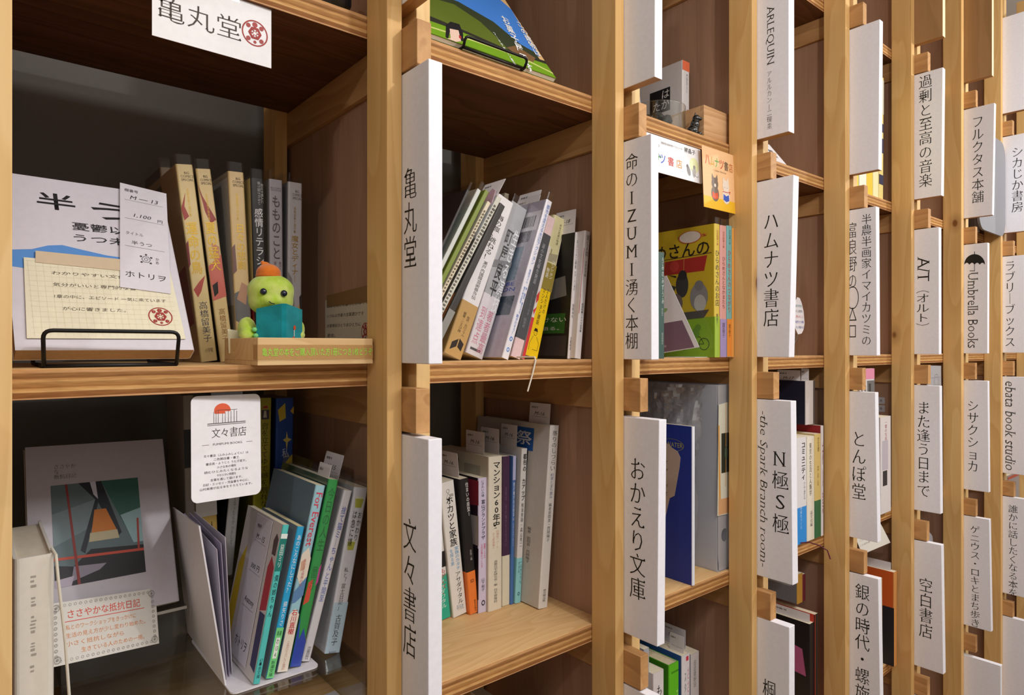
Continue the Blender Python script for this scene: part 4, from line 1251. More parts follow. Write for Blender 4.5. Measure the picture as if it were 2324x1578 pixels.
A.poly(pq((960, -10), (1030, 10), (1090, 50), (1130, 88), (1160, 120), (960, 60)), '#5a6b1e')
A.poly(pq((960, 30), (1060, 72), (1150, 112), (1240, 140), (1272, 188), (960, 95)), '#2b2a20')
A.poly(pq((960, 42), (1050, 74), (1150, 116), (1240, 146), (1275, 190), (960, 90)), '#6f9c16')
A.poly(pq((1150, 108), (1170, 104), (1215, 132), (1210, 142), (1168, 122)), '#7a5a38')
A.poly(pq((970, 58), (1080, 93), (1180, 128), (1262, 168), (1262, 171), (1180, 131), (1080, 96), (970, 61)), '#c7cf7a')
A.build('cover_picture', pk.o)
A = Art(pk.FF, .00065)
A.poly(pq((1012, 58), (1022, 50), (1042, 56), (1050, 75), (1052, 95), (1046, 93), (1040, 70), (1022, 66), (1018, 92), (1011, 84)), '#15151a')
A.poly(pq((1020, 66), (1040, 70), (1046, 95), (1040, 106), (1028, 102), (1017, 96), (1022, 88)), '#e2c4b0')
A.poly(pq((1018, 94), (1046, 104), (1080, 120), (1060, 116), (1030, 106)), '#d9b49a')
A.poly(pq((1041, 80), (1046, 84), (1046, 90), (1041, 87)), '#b03030')
A.build('cover_figure', pk.o)
def pk_text(body, p0, p1, w):
    (ua, va), (ub, vb) = on(*p0, PKF), on(*p1, PKF)
    M = pk.FF @ frame(((ua + ub) / 2, (va + vb) / 2, 0), Vector((va - vb, ub - ua, 0)) * -1 if False else (1, 0, 0), (0, 1, 0))
    L = math.hypot(ua - ub, va - vb)
    an = math.atan2(ua - ub, va - vb)
    M = pk.FF @ Matrix.Translation(((ua + ub) / 2, (va + vb) / 2, 0)) @ Matrix.Rotation(-an, 4, 'Z')
    text(pk.o, body, M, (-w / 2, w / 2, -L / 2, L / 2), '#eef0ee', mincho=False, bold=0.012, lift=0.0009)
pk_text('この建物は', (1176, 52), (1222, 128), .013)
pk_text('お菓子屋です', (1142, 38), (1206, 165), .014)
pk_text('フードデザイン事情', (1120, 75), (1170, 150), .0045)
wire_stand('black wire stand holding the landscape picture book above eye level', (0.455, 0.551), Z0, 0.0125, 0.12, 0.06, 0.6385)

G4 = 'books leaning right at eye level in the second column'
mg = []
m0 = spine('dark photo magazine at the left end of the leaning row, mostly behind the signboard', 0.660, 882, 886, 1064, 432, 0.19, '#2b2528', S1Z, front='#3a3032', group=G4, film=True)
m1 = spine('large pale magazine in a clear sleeve, leaning furthest beside the signboard', 0.660, 893, 902, 1092, 434, 0.19, '#cfd2cc', S1Z, front='#bdb8aa', group=G4, film=True)
m1.fart([('#a9b3a6', [(.3, .55), (1, .9), (1, .3), (.45, .3)]), ('#e0d6c6', [(.45, .5), (.8, .62), (.9, .3), (.5, .3)]), ('#b5503a', [(.86, .6), (.97, .55), (.95, .3), (.88, .35)]), ('#8d9a8e', [(.0, .6), (.5, .72), (.5, .68), (0, .55)])])
m2 = spine('thin olive green magazine leaning in the left of the row', 0.660, 909, 918, 1110, 437, 0.19, '#7b8a3a', S1Z, front='#6c7a2c', group=G4)
m3 = spine('cream magazine with tiny patterned print along its spine, left of the row', 0.660, 923, 931, 1114, 462, 0.17, '#d6cbb0', S1Z, front='#cfc6b2', group=G4)
m4 = spine('grey magazine with tiny patterned print and pink paper on top, in the leaning row', 0.660, 940, 951, 1139, 451, 0.17, '#c9c6b8', S1Z, front='#aeb4ba', group=G4)
for b_, cc in ((m3, '#6a6354'), (m4, '#5f5f58')):
    a_ = Art(b_.FS, b_._s + .00006)
    for i in range(46):
        z = b_.h * (0.03 + 0.02 * i)
        a_.rect(b_.t * .15, b_.t * random.uniform(.5, .85), z, z + 0.0022, cc)
    a_.build('spine_print', b_.o)
m4.fart([('#5a5650', [(.4, .55), (1, .72), (1, .1), (.5, .2)]), ('#c3c8cc', [(.2, .75), (1, .97), (1, .74), (.4, .6)])])
m5 = spine('black covered book with a small photo, leaning just before the white and kraft book', 0.660, 966, 980, 1147, 470, 0.15, '#3a3633', S1Z, front='#2e2b2a', group=G4)
m5.fart([('#b7ad98', [(.5, .45), (.95, .55), (.95, .35), (.6, .3)]), ('#a86b3a', [(.7, .3), (.98, .4), (.98, .15), (.75, .15)])])
m5.sart([('#8b8a84', [(0, .05), (1, .05), (1, .3), (0, .3)])])
m5b = spine('tall cream book with an orange stripe behind the white and kraft book', 0.835, 1108, 1118, 1156, 441, 0.10, '#ddd2b8', S1Z, front='#e3dbc8', group=G4)
m5b.fart([('#c9793a', [(.6, .9), (.66, .9), (.56, .995), (.5, .995)]), ('#7c9a9a', [(.78, .9), (.82, .9), (.75, .995), (.71, .995)])])
k1 = spine('white book with a kraft paper band at its foot, in the leaning row', 0.690, 1008, 1046, 1166, 463, 0.13, '#e6e2e2', S1Z, front='#d9d5d4', group=G4)
k1.obi(0.0, .322, '#c09a5e')
k1.st('海の旅、跳ねる！', 490, 590, .3, .72, '#231f1d'); k1.st('瀬戸内国際芸術祭外伝', 594, 680, .42, .66, '#3a3634')
k1.st('監修・北川フラム', 718, 762, .55, .72, '#3a2c18'); k1.st('編著・こえび隊', 712, 758, .3, .46, '#3a2c18')
k1.sart([('#2a2018', [(.2, .075), (.5, .105), (.5, .06), (.2, .03)]), ('#2a2018', [(.55, .11), (.85, .09), (.82, .045), (.56, .06)])])
k2 = spine('thick grey book with large black and white characters and a white band', 0.702, 1057, 1095, 1197, 478, 0.13, '#a9a9ac', S1Z, front='#8c8c8f', group=G4, film=True)
k2.obi(0.0, .385, '#dcd6da')
k2.st('町屋良平', 527, 676, .22, .62, '#17171a', mincho=False, bold=0.01); k2.st('生きる演技', 520, 705, .62, .98, '#f2f2f4', mincho=False, bold=0.006)
k2.st('到達点', 702, 785, .12, .44, '#cf7f96', mincho=False); k2.st('著者最高', 705, 800, .52, .86, '#cf7f96', mincho=False); k2.sr(0.03, .045, '#4a4648', .15, .75)
k2.sart([('#77777a', [(0, .6), (1, .64), (1, .6), (0, .55)])])
k3 = spine('lilac white book with blue lettering and barcodes on its cover', 0.668, 1140, 1154, 1254, 460, 0.148, '#e6e4ea', S1Z, front='#b9b4c4', group=G4, film=True)
k3.st('都市を変える水辺アクション', 466, 600, .3, .8, '#2a6fc0', mincho=False); k3.st('実践ガイド', 612, 645, .35, .65, '#2a6fc0', mincho=False)
k3.st('東・園田・嘉名光市', 652, 712, .55, .8, '#3a7ac4', mincho=False); k3.st('橋爪紳也監修', 652, 690, .25, .48, '#3a7ac4', mincho=False); k3.st('動きだそう！', 714, 760, .35, .7, '#2a6fc0', mincho=False)
A = Art(k3.FS, k3._s + .00006)
for z in (.055, .12):
    A.ring(k3.t * .5, z * k3.h, k3.t * .28, k3.t * .12, '#1f78c8', 18, 0.8)
A.build('publisher_mark', k3.o)
k3.fart([('#e6e2ea', [(.55, .8), (.97, .8), (.97, .93), (.55, .93)]), ('#7d93a8', [(.5, .48), (.86, .48), (.86, .7), (.5, .7)]), ('#b06a4a', [(.5, .48), (.7, .48), (.6, .6)]), ('#3a4a5a', [(.6, .26), (.93, .26), (.93, .38), (.6, .38)])])
A = Art(k3.FF, k3._f + .00006)
for r_ in (.87, .77):
    for i in range(14):
        A.rect((.62 + i * .022) * k3.d, (.62 + i * .022 + random.uniform(.005, .013)) * k3.d, (r_ - .045) * k3.h, (r_ + .03) * k3.h, '#1d1b1e')
A.build('barcode', k3.o)
k3.ft('BE\nON', .72, .9, .41, .47, '#2a4fc0', vert=False)
k4 = spine('pink book wrapped in a dark grey band, right of the lilac white book', 0.684, 1160, 1181, 1261, 498, 0.13, '#dfc3c4', S1Z, front='#dfc3c4', group=G4)
k4.obi(.13, .87, '#4a4c50'); k4.st('最小文化複合施設', 555, 645, .3, .6, '#b9bcc0'); k4.st('たこともない部屋', 660, 715, .5, .66, '#8d9196'); k4.st('編著者', 722, 745, .3, .6, '#8d9196')
k5 = spine('thin white book with a red foot, pressed between dark grey and yellow spines', 0.690, 1184, 1190, 1251, 560, 0.125, '#d9d2cf', S1Z, group=G4)
k5.sr(0, .36, '#c8383c'); k5.sart([('#c8383c', [(0, .55), (.7, .6), (1, .52), (.3, .48)]), ('#c8383c', [(0, .42), (1, .46), (.5, .38)])])
k6 = spine('cream book with a bright yellow lower half and a line-drawn face', 0.705, 1192, 1220, 1285, 501, 0.128, '#dcd4a2', S1Z, front='#cfc896', group=G4, rnd=0.004)
k6.obi(0, .47, '#f0ca12'); k6.sr(.47, .66, '#97853a'); k6.st('マンション', 592, 632, .56, .8, '#f2efdf', mincho=False); k6.st('物語', 610, 632, .25, .48, '#f2efdf', mincho=False)
k6.st('本当の青春の物語', 508, 555, .55, .72, '#6a6448'); k6.st('マンション建設', 658, 738, .3, .52, '#2a2410', mincho=False); k6.st('２人だけの', 655, 710, .6, .78, '#2a2410', mincho=False)
k6.sart([('#a9a184', [(.1, .72), (.9, .74), (.85, .68), (.15, .67)]), ('#8f8a72', [(.3, .76), (.36, .76), (.36, .72), (.3, .72)])])
A = Art(k6.FS, k6._s + .00006)
A.ring(k6.t * .42, k6.h * .165, k6.t * .17, k6.t * .02, '#2a2410', 16, 0.8); A.poly([(k6.t * .26, k6.h * .175), (k6.t * .58, k6.h * .175), (k6.t * .5, k6.h * .195), (k6.t * .32, k6.h * .195)], '#2a2410')
A.line([(k6.t * .36, k6.h * .165), (k6.t * .4, k6.h * .165)], .0004, '#2a2410'); A.line([(k6.t * .46, k6.h * .165), (k6.t * .5, k6.h * .165)], .0004, '#2a2410')
A.line([(k6.t * .3, k6.h * .14), (k6.t * .12, k6.h * .09), (k6.t * .14, k6.h * .04)], .0004, '#2a2410'); A.line([(k6.t * .55, k6.h * .14), (k6.t * .82, k6.h * .1), (k6.t * .8, k6.h * .05), (k6.t * .4, k6.h * .05)], .0004, '#2a2410')
A.build('line_drawing', k6.o)
MB().tube([(.009, -.002, .0012), (.009, -.038, .0014), (.0088, -.0418, -.003), (.0085, -.0425, -.022), (.007, -.0430, -.046)], 0.0011, mat('#ddd6c6', 0.7), 6).build('bookmark_ribbon', k4.o)
k7 = spine('white upright book with a black photo cover, second from the right of the leaning row', 0.676, 1289, 1297, 1315, 529, 0.11, '#dfd9d8', S1Z, front='#1e1c1d', group=G4)
k7.st('ネジと人工衛星', 545, 610, .25, .75, '#2a2628'); k7.st('世界一の工場町', 616, 660, .35, .65, '#4a4648'); k7.st('塩野米松', 690, 722, .3, .7, '#2a2628'); k7.st('文春新書', 765, 795, .25, .75, '#2a2628', mincho=False)
k7.fart([('#2e5f26', [(.1, .2), (.9, .2), (.9, .36), (.1, .36)]), ('#7a7672', [(.2, .44), (.9, .5), (.85, .66), (.4, .62)]), ('#3a3436', [(.1, .02), (.95, .02), (.95, .18), (.1, .18)])])
k7.ft('いけない', .3, .92, .29, .33, '#cfd6cc'); k7.ft('が語る。', .3, .8, .225, .255, '#cfd6cc')
k8 = spine('white upright book at the right end of the leaning row', 0.664, 1306, 1319, 1341, 527, 0.11, '#e3dede', S1Z, front='#d9d3d2', group=G4)
k8.sr(.35, .86, '#c23038', 0, .06); k8.st('医と人間', 534, 582, .35, .8, '#2a2628'); k8.st('井村裕夫編', 592, 628, .4, .7, '#3a3638'); k8.st('岩波新書3000点突破', 688, 754, .35, .65, '#2a2a30', mincho=False)
slip(k3, 'upper price slip behind the lilac white book', .03, .048, .026, x=k3.t * .8, code='M-19')
slip(k3, 'lower price slip in the lilac white book', .022, .05, .013, x=k3.t * .35, code='')
slip(k7, 'price slip above the upright white book with the black cover', .005, .042, .036, x=k7.t * .3, code='M-18')
slip(m4, 'pale price slip behind the pink paper in the leaning row', .004, .045, .030, x=m4.t * .2, code='')
pp, _ = sheet('pink_paper', 'crumpled pink tissue sticking out of the leaning magazines', 'tissue', m4.M @ Vector((-0.0012, .055, m4.h - .03)), m4.M.to_3x3() @ Vector((0, -1, 0)), m4.M.to_3x3() @ Vector((0, 0, 1)), [(0, 0), (.045, .004), (.052, .018), (.046, .038), (.036, .044), (.03, .036), (.012, .03), (0, .014)], '#c9a4b0', .0008)

# straight row on the lower shelf
G5 = 'books standing upright below eye level in the second column'
r0 = spine('white book with a teal band and red letters, half hidden behind the signboard', 0.79, 994, 1023, 994, 1092, 0.13, '#dedcd8', S2Z, front='#d5d2ce', group=G5)
r0.obi(0, .32, '#2fb091'); r0.st('もがいて、', 1293, 1350, .55, .9, '#c23a34', mincho=False); r0.st('アサダワタル', 1318, 1380, .4, .75, '#e6f2ec', mincho=False); r0.sr(1255, 1290, '#1d1b1a', .45, 1.0)
r1 = spine('white book with a pencil figure on top and handwritten black title, leaning left', None, 1029, 1060, 1030, 1089, 0.13, '#e6e3dc', S2Z, front='#dedbd4', group=G5, yb=1404)
r1.st('ホカツと家族', 1128, 1240, .3, .8, '#23201e', mincho=False, bold=0.012); r1.st('家族のカタチ', 1242, 1295, .55, .85, '#5a9cc8', mincho=False); r1.st('を探る旅', 1245, 1282, .2, .45, '#5a9cc8', mincho=False); r1.st('アサダワタル', 1300, 1370, .45, .8, '#23201e', mincho=False); r1.st('平凡社', 1372, 1384, .3, .8, '#5a8aa8', vert=False)
A = Art(r1.FS, r1._s + .00006)
A.ring(r1.t * .5, r1.h * .93, .0028, .0005, '#6a6662', 14); A.line([(r1.t * .5, r1.h * .915), (r1.t * .35, r1.h * .88), (r1.t * .65, r1.h * .88), (r1.t * .5, r1.h * .915)], .0004, '#6a6662'); A.rect(r1.t * .6, r1.t * .85, r1.h * .885, r1.h * .905, '#a9a49c')
A.build('pencil_figure', r1.o)
r2 = spine('black book with an orange band at its foot, leaning left', None, 1067, 1086, 1063, 1084, 0.13, '#201e1f', S2Z, front='#232122', group=G5, yb=1397)
r2.obi(0, .315, '#ef8138'); r2.st('住まいの原型Ⅰ', 1096, 1172, .55, .9, '#e6e4e2', mincho=False); r2.st('吉阪二編', 1248, 1272, .5, .72, '#c9c6c4'); r2.st('SD', 1315, 1322, .3, .75, '#2a1c10', vert=False, mincho=False); r2.st('鹿島出版会', 1362, 1388, .55, .75, '#2a1c10')
r3 = spine('slim lilac book beside the black and orange one', None, 1086, 1107, 1107, 1083, 0.12, '#d6cde4', S2Z, front='#3a2a3c', group=G5, yb=1387)
r3.fart([('#a83a4e', [(.3, .75), (1, .8), (1, .98), (.3, .98)]), ('#c9c4c8', [(.4, .5), (1, .5), (1, .72), (.4, .7)]), ('#28242a', [(.4, .1), (1, .1), (1, .48), (.4, .48)])])
r3.st('にぎわいの場', 1090, 1128, .3, .6, '#2a2632', mincho=False); r3.st('富山グランドプラザ', 1134, 1225, .3, .72, '#2a2632', mincho=False, bold=0.01); r3.st('稼働率100%の', 1234, 1268, .55, .75, '#d0587a', mincho=False); r3.st('公共空間のつくり方', 1234, 1288, .25, .45, '#d0587a', mincho=False); r3.st('山下裕子', 1312, 1342, .3, .65, '#2a2632', mincho=False)
Art(r3.FS, r3._s + .00006).ring(r3.t * .5, r3.h * .07, r3.t * .24, r3.t * .1, '#23203a', 16, .8).build('publisher_mark', r3.o)
r4 = spine('cream book with thick black title ending in a number, middle of the upright row', None, 1108.5, 1139, 1140, 1034, 0.14, '#e6dfcb', S2Z, front='#cfc8b4', group=G5, yb=1381)
r4.st('マンション60年史', 1050, 1200, .3, .85, '#1f1c18', mincho=False, bold=0.016); r4.st('同潤会アパート', 1205, 1245, .55, .75, '#d89a88'); r4.st('から超高層へ', 1208, 1245, .28, .45, '#d89a88'); r4.st('高層住宅史研究会・編', 1272, 1330, .4, .65, '#3a3630'); r4.st('住宅新報社', 1336, 1368, .4, .65, '#3a3630')
r4.fart([('#9a988e', [(.25, .84), (.45, .84), (.45, .95), (.25, .95)]), ('#a9a698', [(.55, .84), (.85, .84), (.85, .93), (.55, .93)])])
r5 = spine('book with dark purple upper and cream lower spine, right of the cream book', 0.775, 1140, 1157, 1158, 1035, 0.12, '#4a2f4a', S2Z, group=G5)
r5.obi(0, .335, '#e3dcc4'); r5.st('自助社、受け継がれる住まい', 1105, 1240, .3, .55, '#8a6a8a')
r6 = spine('slim book with pale violet top and blue spine, between purple and white spines', 0.772, 1158.5, 1165, 1171, 1035, 0.12, '#4a72b0', S2Z, group=G5)
r6.sr(1035, 1090, '#b3b6d8'); r6.st('受け継がれる住まい', 1095, 1182, .25, .75, '#e3e8f2', mincho=False, bold=0.01); r6.st('住居の保存と再生法', 1188, 1240, .35, .65, '#d0d8e8')
r7 = spine('white book with black title and a pale teal band, leaning on the large white book', None, 1170.5, 1175 + 7, 1197.5, 1018, 0.13, '#dcd9d4', S2Z, front='#d6d2cc', group=G5, yb=1368, t=0.0112)
r7.obi(0, .29, '#8fd0d4'); r7.st('都市の', 1030, 1070, .25, .85, '#211e1c', mincho=False, bold=0.014); r7.st('カアップ', 1087, 1136, .25, .85, '#211e1c', mincho=False, bold=0.014); r7.st('鳴海邦碩・森山秀二', 1142, 1240, .3, .7, '#4a4644'); r7.st('一人からでも', 1276, 1325, .55, .85, '#2a4a50', mincho=False); r7.st('できる', 1276, 1300, .2, .48, '#2a4a50', mincho=False)
Art(r7.FS, r7._s + .00006).ring(r7.t * .5, r7.h * .06, r7.t * .24, r7.t * .1, '#204a58', 16, .8).build('publisher_mark', r7.o)
r8 = spine('large white hardback at the right end of the upright row', None, 1223, 1243, 1269.5, 966, 0.185, '#e3dfd8', S2Z, front='#c9c3bb', hard=True, group=G5, yb=1379)
r8.st('祭りのしつらい', 978, 1068, .25, .8, '#2a2622'); r8.st('町家とまち並み', 1075, 1132, .35, .7, '#4a5a8a'); r8.st('編者岩間香・西岡陽子', 1142, 1230, .35, .68, '#2a2622'); r8.st('思文閣出版', 1338, 1366, .35, .68, '#2a2622')
r8.fart([('#2a61b0', [(.55, .84), (.8, .84), (.8, .97), (.55, .97)]), ('#2a2a2c', [(.5, .12), (.74, .12), (.74, .84), (.5, .84)]), ('#b5402e', [(.5, .5), (.74, .52), (.74, .58), (.5, .56)]), ('#d9d4cc', [(.5, .44), (.74, .44), (.74, .5), (.5, .5)]), ('#8f8a84', [(.55, .7), (.7, .7), (.7, .8), (.55, .8)])])
r8.ft('祭', .57, .78, .87, .95, '#e6e8ec', bold=0.01)
text(r8.o, '編者 岩間香・西岡陽子', r8.FF, (.80 * r8.d, .845 * r8.d, .22 * r8.h, .42 * r8.h), '#4a4642', lift=.0004)
slip(r8, 'price slip at the top of the large white hardback', .012, .048, .032, code='M-16')
slip(r7, 'price slip above the white book with the pale teal band', .02, .04, .034, code='M-16')
slip(r4, 'left price slip above the cream book', .022, .047, .034, x=r4.t * .3, code='M-16')
slip(r5, 'price slip above the purple and cream spine', .018, .046, .040, code='M-16')
slip(r2, 'price slip above the black book with the orange band', .012, .048, .036, code='M-16')
slip(r0, 'price slip behind the signboard in the upright row', .004, .02, .040, code='M')
# a book on the shelf under that row, only its slip reaches the picture
q1 = spine('book on the lowest visible shelf with only its slip showing', 0.72, 1190, 1214, 1212, 1640, 0.13, '#d9d4cc', ZS[3], group=None)
slip(q1, 'price slip peeping up at the bottom edge of the photo', .006, .032, .020, code='M-16')

# ================================================================== third column
# glass dish with dark stones, figurine, wooden box, white books
dish = thing('glass_dish', 'round clear glass dish of dark stones near the shelf edge', 'dish', Matrix.Translation((0.905, 0.702, Z0 + 0.0003)))
MB().lathe([(0, 0), (.040, 0), (.0445, .003), (.046, .008), (.046, .046), (.0465, .0475), (.0452, .0475), (.0445, .046), (.0440, .008), (.040, .0035), (0, .003)], GLASS, 40).build('bowl', dish, smooth=True)
STONE = mat('#23261f', 0.55, noise=0.15)
rs_ = random.Random(3)
for i, (x, y, sx) in enumerate(((-.024, -.010, .011), (-.006, -.020, .010), (.014, -.016, .012), (.026, .004, .010), (.004, .004, .012), (-.018, .014, .011), (.012, .022, .011), (-.030, .004, .006), (-.016, -.012, .011), (.008, -.012, .012), (.020, .002, .011), (-.004, .008, .012), (-.024, .002, .010), (.006, .018, .011))):
    bm = bmesh.new(); bmesh.ops.create_icosphere(bm, subdivisions=2, radius=1)
    for v in bm.verts: v.co = v.co * rs_.uniform(.78, 1.1)
    bmesh.ops.transform(bm, matrix=Matrix.Rotation(rs_.uniform(0, 3), 4, 'Z') @ Matrix.Rotation(rs_.uniform(-.4, .4), 4, 'X') @ Matrix.Diagonal((sx, sx * .7, sx * .75, 1)), verts=bm.verts)
    me = bpy.data.meshes.new('stone'); zmin = min(v.co.z for v in bm.verts); bm.to_mesh(me); bm.free()
    o = link('stone', me, None, [STONE]); o.location = (.905 + x, .702 + y, Z0 + .0040 - zmin + (.0165 if i > 7 else 0))
    tag(o, 'dark rough stone lying in the glass dish', 'stone', 'stones in the glass dish')
BLACKG = mat('#0d0f0d', 0.08, spec=0.8, noise=0)
fg = thing('animal_figurine', 'small glossy black seated animal ornament between glass dish and wooden box', 'figurine', Matrix.Translation((0.951, 0.662, Z0 + 0.0003)) @ Matrix.Rotation(.5, 4, 'Z'))
blob('figure', fg, [((0, .002, .010), (.0105, .0105, .0102)), ((0, -.002, .020), (.0082, .008, .011)), ((0, -.004, .0315), (.0066, .0066, .0062)), ((.0002, -.010, .030), (.0035, .0042, .0032)), ((-.0042, -.003, .0375), (.0018, .0015, .0032)), ((.0042, -.003, .0375), (.0018, .0015, .0032)), ((-.005, -.009, .0035), (.0034, .0055, .0034)), ((.005, -.009, .0035), (.0034, .0055, .0034)), ((.008, .009, .004), (.006, .004, .0035))], BLACKG, 0.0009, 4)
wbx = thing('wooden_box', 'small open pale wood box at the right end of the shelf with the glass dish', 'box', Matrix.Translation((0.966, 0.652, Z0 + 0.0003)))
BX2 = wood('cedar_box_wood', '#dcb487', '#b07f50', 0, fine=160, band=16, contrast=0.5)
wx, wy, wz = .0800, .085, .0565
for a, b_ in (((0, 0, 0), (wx, .008, wz)), ((0, wy - .008, 0), (wx, wy, wz)), ((0, .008, 0), (.008, wy - .008, wz)), ((wx - .008, .008, 0), (wx, wy - .008, wz))):
    MB().box(a, b_, BX2).build('side', wbx, bevel=.0005)
MB().box((.008, .008, 0), (wx - .008, wy - .008, .005), BX2).build('bottom', wbx)
G6 = 'white books on the glass dish shelf'
w1 = spine('white book with an orange spine top and black cover label, behind the glass dish', 0.722, 1549, 1564.5, 1564.8, 143, 0.115, '#dedad8', Z0, front='#c9c5c4', group=G6)
w1.sr(.895, 1.0, '#e5704a'); w1.st('思い出せなかったこと', .86, .66, .5, .75, '#2a2628'); w1.st('ムクウ論ず―つの人', .5, .1, .3, .5, '#2a2628', mincho=False); w1.st('言葉集にいたる', .48, .12, .6, .78, '#2a2628')
w1.fart([('#141416', [(.35, .50), (.76, .50), (.76, .76), (.35, .76)]), ('#c8383a', [(.42, .425), (.47, .425), (.47, .455), (.42, .455)])])
w1.ft('は', .6, .74, .65, .74, '#d9d6d4', shear=.1); w1.ft('たか', .42, .74, .53, .63, '#d9d6d4', shear=.1); w1.ft('文 學一', .44, .66, .35, .39); w1.ft('REMARKS\nON NOTES', .5, .9, .14, .2, '#4a4648')
w2 = faceon('white booklet with slanting grey capitals, leaning behind the glass dish', Vector((0.948, 0.757, Z0 + .0006)), (1, .25, -.12), (-.12, .18, 1), 0.085, 0.142, 0.005, '#d6d3d4', group=G6)
w2.ft('LOWIST', .1, .93, .80, .93, '#4a4a4e', bold=.01, shear=.1); w2.ft('FLIP', .55, .9, .35, .45, '#6a6a70')
gt = thing('glass_tumbler', 'clear glass tumbler half hidden behind the divider left of the dish', 'glass', Matrix.Translation((0.845, 0.772, Z0 + .0003)))
MB().lathe([(0, 0), (.017, 0), (.019, .003), (.0215, .070), (.0210, .0705), (.0203, .070), (.0180, .005), (0, .004)], GLASS, 28).build('bowl', gt, smooth=True)

# cards on the shelf edge and picture books
cc, ccM = sheet('shop_card', 'white card with rainbow lettering and pencil cats under the glass dish shelf', 'card', Vector((0.790, 0.6430, 1.6745)), (1, 0.0, 0.0), (0, .06, 1), rrect(0, .158, 0, .060, .004), '#f0eeee', .0006)
wr(cc, '京都伏見の絵本作家イラストレーター', .05, .108, .0475, .0515, '#6a6664', shear=.1); wr(cc, '國晶子', .112, .142, .046, .054, '#3a3432', bold=.01); wr(cc, 'の', .040, .046, .041, .045, '#3a3432')
for ch, u, c_ in (('ハ', .008, '#d9733a'), ('ム', .022, '#d9b23a'), ('ナ', .034, '#4a9a4a'), ('ツ', .0445, '#4a6ac8'), ('書', .066, '#c8463c'), ('店', .088, '#d99a4a')):
    wr(cc, ch, u, u + .0155, .016, .0305, c_, bold=.008)
A = Art(FI, .0001); A.disc(.137, .028, .013, '#e6e8b4', sq=1.0); A.disc(.121, .0165, .0085, '#8a8684', sq=.55, rot=.3); A.disc(.136, .016, .0085, '#b9b6b2', sq=.6, rot=-.2); A.line([(.129, .022), (.135, .012), (.146, .009), (.148, .013)], .0006, '#5a5652'); A.disc(.118, .024, .003, '#6a6664'); A.disc(.137, .025, .0032, '#9a9692'); A.build('cat_sketch', cc)
oc, ocM = sheet('shop_card', 'orange and yellow card with two reading cats, beside the white rainbow-lettered card', 'card', Vector((0.9365, 0.6320, 1.6335)), (1, .0, .0), (0, .04, 1), [(0, 0), (.099, 0), (.099, .1035), (0, .1035)], '#f2c491', .0006)
for k, (ch, c_) in enumerate(zip('ハムナツ書店', ('#d9583a', '#d9a03a', '#5aa04a', '#c84a3c', '#5a4a3c', '#c87a3a'))):
    wr(oc, ch, .008 + k * .0140, .008 + k * .0140 + .0125, .074 - k * .0006, .090 - k * .0006, c_, bold=.008)
wr(oc, '~ osuka Hamnats', .03, .07, .0655, .069, '#9a7a5a', shear=.2)
A = Art(FI, .0001); A.rect(0, .099, 0, .020, '#f0bd2a')
for cx, c_, bk in ((.034, '#7a6a5e', '#d9582e'), (.067, '#e9dccb', '#3a5fc0')):
    A.disc(cx, .027, .0135, c_, sq=.85); A.disc(cx, .044, .0105, c_, sq=.95)
    A.poly([(cx - .009, .050), (cx - .0075, .061), (cx - .002, .053)], c_); A.poly([(cx + .009, .050), (cx + .0075, .061), (cx + .002, .053)], c_)
    A.poly([(cx - .009, .020), (cx, .017), (cx + .009, .020), (cx + .008, .030), (cx, .027), (cx - .008, .030)], bk)
    for s in (-1, 1):
        A.line([(cx + s * .002, .041), (cx + s * .006, .0425)], .0004, '#4a3a34')
A.line([(.057, .034), (.072, .034), (.080, .036), (.076, .031)], .0012, '#c8463c')
A.disc(.034, .041, .003, '#e6dccb'); A.build('cat_picture', oc)

G7 = 'thin picture books behind the divider post'
h1 = spine('yellow and green picture book showing bird characters under a red curtain', 0.634, 1622, 1633.5, 1633.5, 509.5, 0.205, '#e6cc4a', S1Z, front='#d6b92e', group=G7, film=True)
h1.sr(0, .305, '#a9cc3a'); h1.st('幼年図書4番', .955, .84, .35, .75, '#c8683a'); h1.st('ひらめさんのお店', .80, .385, .1, .85, '#3a2f20', mincho=False); h1.st('國晶子', .325, .25, .3, .65, '#3a3a20', mincho=False)
h1.fart([('#8fb82a', [(0, 0), (1, 0), (1, .305), (0, .29)])])
A = Art(h1.FF, h1._f + .00006); d_, hh = h1.d, h1.h
f_ = lambda *p: [(u * d_, v * hh) for u, v in p]
A.poly(f_((.34, .75), (.93, .77), (.90, .655), (.30, .645)), '#b5332e'); A.line(f_((.30, .765), (.97, .785)), .0012, '#5a3a24')
A.disc(.60 * d_, .71 * hh, .010, '#c9483e'); A.line(f_((.7, .765), (.695, .65)), .0008, '#d9b25a'); A.line(f_((.5, .76), (.48, .65)), .0008, '#d9b25a')
A.disc(.42 * d_, .56 * hh, .022, '#8a8a88', sq=.8); A.disc(.43 * d_, .655 * hh, .010, '#9a9a96', sq=.8); A.disc(.425 * d_, .535 * hh, .013, '#b9b9b4', sq=.8)
A.disc(.42 * d_, .44 * hh, .024, '#b5652e', sq=.75); A.poly(f_((.44, .36), (.5, .30), (.56, .32), (.5, .38)), '#a85a2a')
A.disc(.68 * d_, .56 * hh, .022, '#3a3a3c', sq=.6); A.disc(.685 * d_, .635 * hh, .009, '#303032'); A.poly(f_((.62, .635), (.53, .65), (.62, .62)), '#26262a'); A.poly(f_((.62, .55), (.5, .585), (.6, .52)), '#3a3a3c')
A.disc(.62 * d_, .42 * hh, .017, '#7a6a68', sq=.8); A.disc(.85 * d_, .46 * hh, .024, '#8f8f90', sq=.75); A.disc(.86 * d_, .41 * hh, .015, '#c4c4c0', sq=.8); A.disc(.85 * d_, .545 * hh, .009, '#7f7f82'); A.poly(f_((.6, .34), (.95, .36), (.9, .30), (.72, .29), (.55, .31)), '#57504e')
